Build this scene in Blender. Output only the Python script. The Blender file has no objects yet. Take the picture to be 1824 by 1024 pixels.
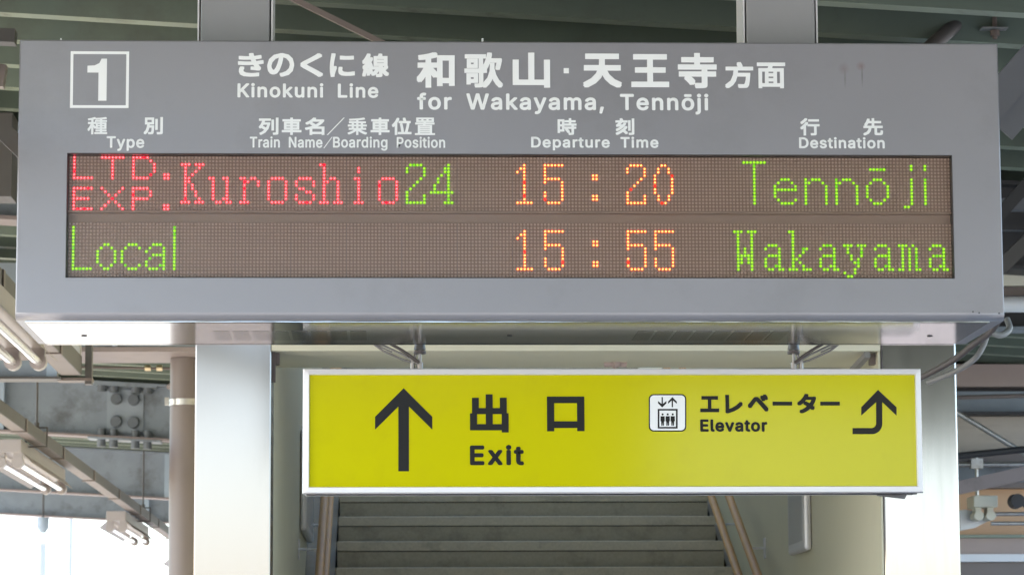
import bpy, bmesh, math, random, json
from mathutils import Vector, Matrix
random.seed(7)
C = bpy.context.scene.collection
sc = bpy.context.scene
# ------------------------------------------------------------------ camera, light, exposure
EXPO = 2.25
sc.view_settings.view_transform = 'Standard'; sc.view_settings.look = 'None'
sc.view_settings.gamma = 1.0; sc.view_settings.use_curve_mapping = False
sc.view_settings.exposure = EXPO
cd = bpy.data.cameras.new('camera'); cam = bpy.data.objects.new('camera', cd); C.objects.link(cam); sc.camera = cam
cd.sensor_width = 36.0; cd.lens = 110.14; cd.clip_start = 0.05; cd.clip_end = 2000
yaw, pitch, roll = .0397, .12821, -.00419
fw = Vector((math.sin(yaw)*math.cos(pitch), math.cos(yaw)*math.cos(pitch), math.sin(pitch)))
rt = Vector((math.cos(yaw), -math.sin(yaw), 0)); up = rt.cross(fw)
r2 = math.cos(roll)*rt + math.sin(roll)*up; u2 = -math.sin(roll)*rt + math.cos(roll)*up
M3 = Matrix((r2, u2, -fw)).transposed()
cam.matrix_world = Matrix.Translation((0, 0, 1.55)) @ M3.to_4x4()
cd.dof.use_dof = True; cd.dof.focus_distance = 8.1; cd.dof.aperture_fstop = 16
SUN_EL, SUN_AZ = math.radians(42), math.radians(-112)     # azimuth clockwise from +Y: sun to the left, a little behind the camera
w = bpy.data.worlds.new('World'); sc.world = w; w.use_nodes = True
nt = w.node_tree; nt.nodes.clear()
sky = nt.nodes.new('ShaderNodeTexSky'); sky.sky_type = 'NISHITA'; sky.sun_disc = False
sky.sun_elevation = SUN_EL; sky.sun_rotation = SUN_AZ; sky.dust_density = 1.2; sky.ozone_density = 2.5; sky.air_density = 1.0
bg = nt.nodes.new('ShaderNodeBackground'); bg.inputs['Strength'].default_value = 0.15
wo = nt.nodes.new('ShaderNodeOutputWorld')
nt.links.new(sky.outputs[0], bg.inputs[0]); nt.links.new(bg.outputs[0], wo.inputs[0])
sd = bpy.data.lights.new('sun', 'SUN'); sd.energy = 4.5; sd.angle = math.radians(.5); sd.color = (1, .94, .85)
so = bpy.data.objects.new('sun', sd); C.objects.link(so)
sv = Vector((math.sin(SUN_AZ)*math.cos(SUN_EL), math.cos(SUN_AZ)*math.cos(SUN_EL), math.sin(SUN_EL)))
so.rotation_euler = sv.to_track_quat('Z', 'Y').to_euler(); so.location = (-12, -6, 14)

# ------------------------------------------------------------------ materials
def lin(r, g, b):
    f = lambda c: ((c/255+.055)/1.055)**2.4 if c > 10 else c/255/12.92
    return (f(r), f(g), f(b), 1)
MATS = {}
def mat(name, col, rough=.5, metal=0., var=.12, scale=6., bump=0., bscale=40., coat=0., stain=None, stretch=(1, 1, 1), stain_amt=.5, stain_scale=3., rvar=0., spec=.5):
    m = bpy.data.materials.new(name); m.use_nodes = True; t = m.node_tree; n = t.nodes; L = t.links
    b = n['Principled BSDF']; b.inputs['Roughness'].default_value = rough; b.inputs['Metallic'].default_value = metal; b.inputs['Specular IOR Level'].default_value = spec
    if coat: b.inputs['Coat Weight'].default_value = coat; b.inputs['Coat Roughness'].default_value = .08
    tc = n.new('ShaderNodeTexCoord'); mp = n.new('ShaderNodeMapping'); mp.inputs['Scale'].default_value = stretch
    L.new(tc.outputs['Object'], mp.inputs[0])
    no = n.new('ShaderNodeTexNoise'); no.inputs['Scale'].default_value = scale; no.inputs['Detail'].default_value = 6; no.inputs['Roughness'].default_value = .6
    L.new(mp.outputs[0], no.inputs[0])
    mx = n.new('ShaderNodeMix'); mx.data_type = 'RGBA'
    c = col[:3]; mx.inputs[6].default_value = tuple(x*(1-var) for x in c)+(1,); mx.inputs[7].default_value = tuple(min(1, x*(1+var)) for x in c)+(1,)
    L.new(no.outputs[0], mx.inputs[0]); out = mx.outputs[2]
    if stain:
        n2 = n.new('ShaderNodeTexNoise'); n2.inputs['Scale'].default_value = stain_scale; n2.inputs['Detail'].default_value = 8; n2.inputs['Roughness'].default_value = .7
        L.new(mp.outputs[0], n2.inputs[0])
        r = n.new('ShaderNodeValToRGB'); r.color_ramp.elements[0].position = .52; r.color_ramp.elements[1].position = .72
        r.color_ramp.elements[1].color = (stain_amt,)*3+(1,); r.color_ramp.elements[0].color = (0, 0, 0, 1)
        L.new(n2.outputs[0], r.inputs[0])
        m2 = n.new('ShaderNodeMix'); m2.data_type = 'RGBA'; m2.inputs[7].default_value = tuple(stain[:3])+(1,)
        L.new(r.outputs[0], m2.inputs[0]); L.new(out, m2.inputs[6]); out = m2.outputs[2]
    L.new(out, b.inputs['Base Color'])
    if rvar:
        mr = n.new('ShaderNodeMapRange'); mr.inputs[3].default_value = max(.02, rough-rvar); mr.inputs[4].default_value = rough+rvar
        L.new(no.outputs[0], mr.inputs[0]); L.new(mr.outputs[0], b.inputs['Roughness'])
    if bump:
        nb = n.new('ShaderNodeTexNoise'); nb.inputs['Scale'].default_value = bscale; nb.inputs['Detail'].default_value = 5
        L.new(mp.outputs[0], nb.inputs[0])
        bu = n.new('ShaderNodeBump'); bu.inputs['Strength'].default_value = bump; bu.inputs['Distance'].default_value = .01
        L.new(nb.outputs[0], bu.inputs['Height']); L.new(bu.outputs[0], b.inputs['Normal'])
    MATS[name] = m; return m
def emit(name, col, v):
    m = bpy.data.materials.new(name); m.use_nodes = True; b = m.node_tree.nodes['Principled BSDF']
    b.inputs['Base Color'].default_value = tuple(x*.3 for x in col[:3])+(1,); b.inputs['Roughness'].default_value = .3
    b.inputs['Emission Color'].default_value = tuple(col[:3])+(1,); b.inputs['Emission Strength'].default_value = v/2**EXPO
    MATS[name] = m; return m
mat('casing', (.292, .284, .303, 1), .36, .45, .05, 2.2, .02, 300, rvar=.06, stain=(.20, .195, .195), stain_amt=.35, stain_scale=2.5)
mat('window_edge', (.05, .045, .045, 1), .5)
mat('steel_sheet', (.455, .443, .44, 1), .09, 1., .06, 5., .03, 60, stretch=(.12, 6, 6), rvar=.03)
mat('column_steel_dimmed', (.285, .262, .262, 1), .15, 1., .07, 2.5, .0, 30, stretch=(3, 3, .3), rvar=.03, stain=(.20, .20, .20), stain_amt=.5, stain_scale=1.5)  # same column steel, darkened to hold down the left column's bright reflection
mat('vent', (.20, .195, .195, 1), .14, 1.)
mat('dark_line', (.03, .03, .035, 1), .6)
mat('print_white', (.80, .81, .80, 1), .5, 0, .02)
mat('led_board', (.295, .20, .155, 1), .5, 0, .06, 2.)
mat('led_off', (.55, .40, .335, 1), .35, 0, .12, 60.)
mat('mask_strip', (.34, .245, .195, 1), .5, 0, .05)
mat('hanger_paint', (.30, .30, .31, 1), .4, .0, .08, 4., .02, 200)
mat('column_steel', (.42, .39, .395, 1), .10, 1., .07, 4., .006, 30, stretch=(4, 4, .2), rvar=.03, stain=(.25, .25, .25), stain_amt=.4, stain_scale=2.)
mat('yellow', (.53, .49, .0006, 1), .10, 0, .03, 3., 0, stain=(.42, .37, .01), stain_amt=.2, stain_scale=9, spec=.28)
mat('black_print', (.010, .009, .008, 1), .3, spec=.25)
mat('aluminium', (.74, .73, .74, 1), .42, .35, .05, 12., stretch=(.2, 4, 4), rvar=.06)
mat('box_grey', (.55, .55, .56, 1), .4, .5, .08)
mat('deck_green', (.095, .122, .092, 1), .62, 0, .16, 3., .04, 60, stain=(.05, .045, .035), stain_amt=.55, stain_scale=1.6)
mat('flange_green', (.27, .31, .24, 1), .6, 0, .15, 5., stain=(.06, .05, .04), stain_amt=.6, stain_scale=5)  # on the roof ribs: deck paint made paler for light bounced from below
mat('beam_blue', (.25, .285, .32, 1), .5, 0, .25, 4., .05, 50, stain=(.09, .085, .08), stain_amt=.8, stain_scale=2.4)
mat('plate_blue', (.31, .35, .39, 1), .5, 0, .12, 5.)  # paler than the web, replacing edge shading that flat light leaves out
mat('bolt_dark', (.13, .145, .16, 1), .5, 0, .2, 20)  # darkened so bolts stand out where flat light gives no shading
mat('beam_light', (.36, .43, .50, 1), .5, 0, .12, 3.)
mat('beam_brown', (.26, .21, .20, 1), .55, 0, .15, 3., .05, 50, stain=(.10, .08, .07), stain_amt=.5)
mat('rail_grey', (.088, .08, .075, 1), .5, .1, .15, 5., stain=(.09, .06, .04), stain_amt=.6, stain_scale=4)
mat('tan_paint', (.155, .12, .105, 1), .5, 0, .12, 5., stain=(.14, .10, .07), stain_amt=.5, stain_scale=7)
mat('brown_pipe', (.18, .145, .13, 1), .4, 0, .1, 4., .03, 40)
mat('zinc', (.55, .53, .50, 1), .35, .9, .2, 20, stain=(.16, .10, .06), stain_amt=.6, stain_scale=14)
mat('rod_steel', (.28, .27, .26, 1), .35, .8, .2, 20)
mat('brass', (.65, .52, .32, 1), .3, .9, .15, 20)
mat('lamp_white', (.37, .325, .31, 1), .4, 0, .06, 6., stain=(.35, .28, .2), stain_amt=.35, stain_scale=6)
mat('tube_glass', (.48, .44, .43, 1), .12, 0, .02, coat=.6)
mat('wall_cream', (.64, .61, .46, 1), .45, 0, .06, 1.5, .03, 30, stain=(.46, .44, .32), stain_amt=.35, stain_scale=1.5)
mat('header_cream', (.74, .71, .55, 1), .5, 0, .06)
mat('stair_stone', (.41, .375, .30, 1), .6, 0, .2, 60., .05, 120, stain=(.07, .065, .055), stain_amt=.5, stain_scale=4)
mat('stair_nosing', (.54, .495, .40, 1), .6, 0, .22, 90., .05, 160, stain=(.08, .075, .06), stain_amt=.4, stain_scale=6)
mat('stair_dark', (.012, .011, .01, 1), .7)
mat('stringer', (.27, .23, .155, 1), .6, 0, .15, 20)
mat('handrail', (.58, .32, .11, 1), .6, .0, .12, 8.)
mat('cable_grey', (.24, .235, .225, 1), .5)
mat('cable_pale', (.26, .26, .25, 1), .5)
mat('brace_grey', (.13, .135, .15, 1), .5, 0, .15, 6.)
mat('cable_dark', (.10, .085, .08, 1), .5)
mat('peach', (.72, .44, .25, 1), .5, 0, .07, 3.)
mat('board_beige', (.50, .43, .36, 1), .7, 0, .14, 3., .06, 30, stretch=(.4, 1, 4), stain=(.22, .17, .14), stain_amt=.5, stain_scale=4)
mat('cream_trunk', (.70, .66, .54, 1), .4, 0, .05)
mat('white_pipe', (.75, .75, .77, 1), .3, 0, .04)
mat('mauve', (.44, .34, .30, 1), .5, 0, .08)
mat('dark_steel', (.040, .038, .040, 1), .55, .1, .2, 5.)
mat('floor', (.36, .35, .345, 1), .7, 0, .12, 2., .03, 60, stain=(.18, .17, .15), stain_amt=.4, stain_scale=1.)
mat('ballast', (.30, .285, .27, 1), .9, 0, .4, 9., .6, 25)
mat('earth', (.30, .29, .27, 1), .95, 0, .3, .4)
mat('rust_rail', (.25, .16, .11, 1), .5, .5, .2, 8.)
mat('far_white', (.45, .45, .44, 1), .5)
mat('dark_wall', (.055, .045, .035, 1), .7)
mat('tape', (.20, .20, .21, 1), .6)
mat('tactile', (.60, .45, .05, 1), .6)
RED = lin(255, 40, 60); GRN = lin(150, 245, 25); ORG = lin(255, 95, 25)
emit('led_red', lin(255, 15, 50), 2.0); emit('led_red_core', lin(255, 125, 130), 2.6)
emit('led_green', lin(130, 230, 10), 1.0); emit('led_green_core', lin(185, 255, 50), 1.3)
emit('led_orange', lin(255, 50, 30), 1.9); emit('led_orange_core', lin(255, 215, 110), 3.0)
# the smoked acrylic pane over the LED rows
m = bpy.data.materials.new('pane'); m.use_nodes = True; n = m.node_tree.nodes; n.clear(); L = m.node_tree.links
tr = n.new('ShaderNodeBsdfTransparent'); tr.inputs[0].default_value = (.93, .92, .91, 1)
gl = n.new('ShaderNodeBsdfGlossy'); gl.inputs['Roughness'].default_value = .16
fr = n.new('ShaderNodeFresnel'); fr.inputs[0].default_value = 1.22; mxs = n.new('ShaderNodeMixShader'); oo = n.new('ShaderNodeOutputMaterial')
L.new(fr.outputs[0], mxs.inputs[0]); L.new(tr.outputs[0], mxs.inputs[1]); L.new(gl.outputs[0], mxs.inputs[2]); L.new(mxs.outputs[0], oo.inputs[0]); MATS['pane'] = m
# two faint rusty runs on the casing, at their own spot on the sheet
m = MATS['casing']; t = m.node_tree; n = t.nodes; L = t.links; b = n['Principled BSDF']; src = b.inputs['Base Color'].links[0].from_socket
tc = n.new('ShaderNodeTexCoord'); last = src
for (sx, sz, ax, az, col, amt) in ((1.187, 3.158, .016, .018, (.21, .16, .155), .5), (1.232, 3.165, .014, .014, (.22, .13, .125), .6), (1.190, 3.132, .004, .03, (.12, .11, .10), .45), (1.235, 3.14, .003, .035, (.10, .09, .09), .6)):
    mp = n.new('ShaderNodeMapping'); mp.vector_type = 'POINT'; mp.inputs['Location'].default_value = (-sx/ax, 0, -sz/az); mp.inputs['Scale'].default_value = (1/ax, 0, 1/az)
    L.new(tc.outputs['Object'], mp.inputs[0]); g = n.new('ShaderNodeTexGradient'); g.gradient_type = 'SPHERICAL'; L.new(mp.outputs[0], g.inputs[0])
    mu = n.new('ShaderNodeMath'); mu.operation = 'MULTIPLY'; mu.inputs[1].default_value = amt; L.new(g.outputs[1], mu.inputs[0])
    x = n.new('ShaderNodeMix'); x.data_type = 'RGBA'; x.inputs[7].default_value = col+(1,); L.new(mu.outputs[0], x.inputs[0]); L.new(last, x.inputs[6]); last = x.outputs[2]
L.new(last, b.inputs['Base Color'])

# ------------------------------------------------------------------ geometry helpers
class MB:
    def __init__(s): s.v = []; s.f = []; s.m = []; s.mi = 0; s.smooth = []
    def add(s, vs, fs, sm=False):
        o = len(s.v); s.v += [tuple(p) for p in vs]; s.f += [tuple(i+o for i in q) for q in fs]; s.m += [s.mi]*len(fs); s.smooth += [sm]*len(fs); return s
    def box(s, x0, x1, y0, y1, z0, z1):
        if x0 > x1: x0, x1 = x1, x0
        if y0 > y1: y0, y1 = y1, y0
        if z0 > z1: z0, z1 = z1, z0
        return s.add([(x0, y0, z0), (x1, y0, z0), (x1, y1, z0), (x0, y1, z0), (x0, y0, z1), (x1, y0, z1), (x1, y1, z1), (x0, y1, z1)],
                     [(0, 3, 2, 1), (4, 5, 6, 7), (0, 1, 5, 4), (1, 2, 6, 5), (2, 3, 7, 6), (3, 0, 4, 7)])
    def bbox(s, x0, x1, y0, y1, z0, z1, b=.004):         # box with bevelled edges
        bm = bmesh.new(); r = bmesh.ops.create_cube(bm, size=1)
        bmesh.ops.scale(bm, vec=(abs(x1-x0), abs(y1-y0), abs(z1-z0)), verts=bm.verts)
        bmesh.ops.translate(bm, vec=((x0+x1)/2, (y0+y1)/2, (z0+z1)/2), verts=bm.verts)
        bmesh.ops.bevel(bm, geom=bm.edges[:], offset=b, segments=2, affect='EDGES', profile=.5)
        bm.verts.index_update(); s.add([v.co for v in bm.verts], [[v.index for v in f.verts] for f in bm.faces]); bm.free(); return s
    def tube(s, pts, r, seg=12, caps=True):
        pts = [Vector(p) for p in pts]; n = len(pts); rings = []
        d0 = (pts[1]-pts[0]).normalized(); ref = Vector((0, 0, 1)) if abs(d0.z) < .9 else Vector((1, 0, 0)); a = d0.cross(ref).normalized()
        for i, p in enumerate(pts):
            d = ((pts[min(i+1, n-1)]-pts[i]).normalized() + (pts[i]-pts[max(i-1, 0)]).normalized())
            d = d.normalized() if d.length > 1e-6 else d0
            a = (a - d*a.dot(d)).normalized(); b = d.cross(a)
            rr = r[i] if isinstance(r, (list, tuple)) else r
            rings.append([p + a*math.cos(2*math.pi*k/seg)*rr + b*math.sin(2*math.pi*k/seg)*rr for k in range(seg)])
        vs = [v for q in rings for v in q]; fs = []
        for i in range(n-1):
            for k in range(seg): k2 = (k+1) % seg; fs.append((i*seg+k, i*seg+k2, (i+1)*seg+k2, (i+1)*seg+k))
        s.add(vs, fs, True)
        if caps:
            s.add(rings[0], [tuple(range(seg))[::-1]]); s.add(rings[-1], [tuple(range(seg))])
        return s
    def hull(s, poly, axis, a, b):                          # prism: 2D polygon extruded along an axis
        k = len(poly)
        def P(p, t): return {'x': (t, p[0], p[1]), 'y': (p[0], t, p[1]), 'z': (p[0], p[1], t)}[axis]
        vs = [P(p, a) for p in poly]+[P(p, b) for p in poly]
        fs = [tuple(range(k)), tuple(range(2*k-1, k-1, -1))]+[(i, i+k, (i+1) % k+k, (i+1) % k) for i in range(k)]
        return s.add(vs, fs)
    def bar(s, p, q, w, h):                                   # rectangular bar between two points
        p = Vector(p); q = Vector(q); d = (q-p).normalized(); ref = Vector((0, 0, 1)) if abs(d.z) < .95 else Vector((1, 0, 0))
        a = d.cross(ref).normalized()*w/2; b = a.cross(d).normalized()*h/2
        vs = [e+sx*a+sy*b for e in (p, q) for sx, sy in ((-1, -1), (1, -1), (1, 1), (-1, 1))]
        return s.add(vs, [(0, 1, 2, 3), (7, 6, 5, 4), (0, 4, 5, 1), (1, 5, 6, 2), (2, 6, 7, 3), (3, 7, 4, 0)])
    def mesh(s, name, *mats):
        me = bpy.data.meshes.new(name); me.from_pydata(s.v, [], s.f); 
        for x in mats: me.materials.append(MATS[x])
        me.polygons.foreach_set('material_index', s.m); me.polygons.foreach_set('use_smooth', s.smooth)
        bm = bmesh.new(); bm.from_mesh(me); bmesh.ops.recalc_face_normals(bm, faces=bm.faces); bm.to_mesh(me); bm.free(); me.update()
        return me
def link(name, me, parent=None, loc=None):
    o = bpy.data.objects.new(name, me); C.objects.link(o)
    if parent is not None: o.parent = parent
    if loc is not None: o.location = loc
    return o
def part(name, mb, mats, parent=None, label=None, stuff=False, local=None):
    # geometry is given in world metres; a parented part is shifted into its thing's frame
    if isinstance(mats, str): mats = (mats,)
    me = mb.mesh(name, *mats); o = link(name, me, parent)
    if parent is not None:
        base = parent.location.copy(); pp = parent
        while pp.parent: pp = pp.parent; base += pp.location
        o.location = (0, 0, 0)
        if base.length: 
            me.transform(Matrix.Translation(-base))
    if label: o['label'] = label
    if stuff: o['kind'] = 'stuff'
    return o
def thing(name, loc, label, cat, group=None):
    o = bpy.data.objects.new(name, None); C.objects.link(o); o.location = loc; o.empty_display_size = .2
    o['label'] = label; o['category'] = cat
    if group: o['group'] = group
    return o
def tag(o, label, cat, group=None):
    o['label'] = label; o['category'] = cat
    if group: o['group'] = group
    return o
def copy_thing(src, loc, label):
    c = src.copy(); C.objects.link(c); c.location = loc; c['label'] = label
    for ch in src.children:
        d = ch.copy(); C.objects.link(d); d.parent = c
        for g in ch.children: e = g.copy(); C.objects.link(e); e.parent = d
    return c
def struct(name, mb, m):
    o = part(name, mb, m); o['kind'] = 'structure'; return o

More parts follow.
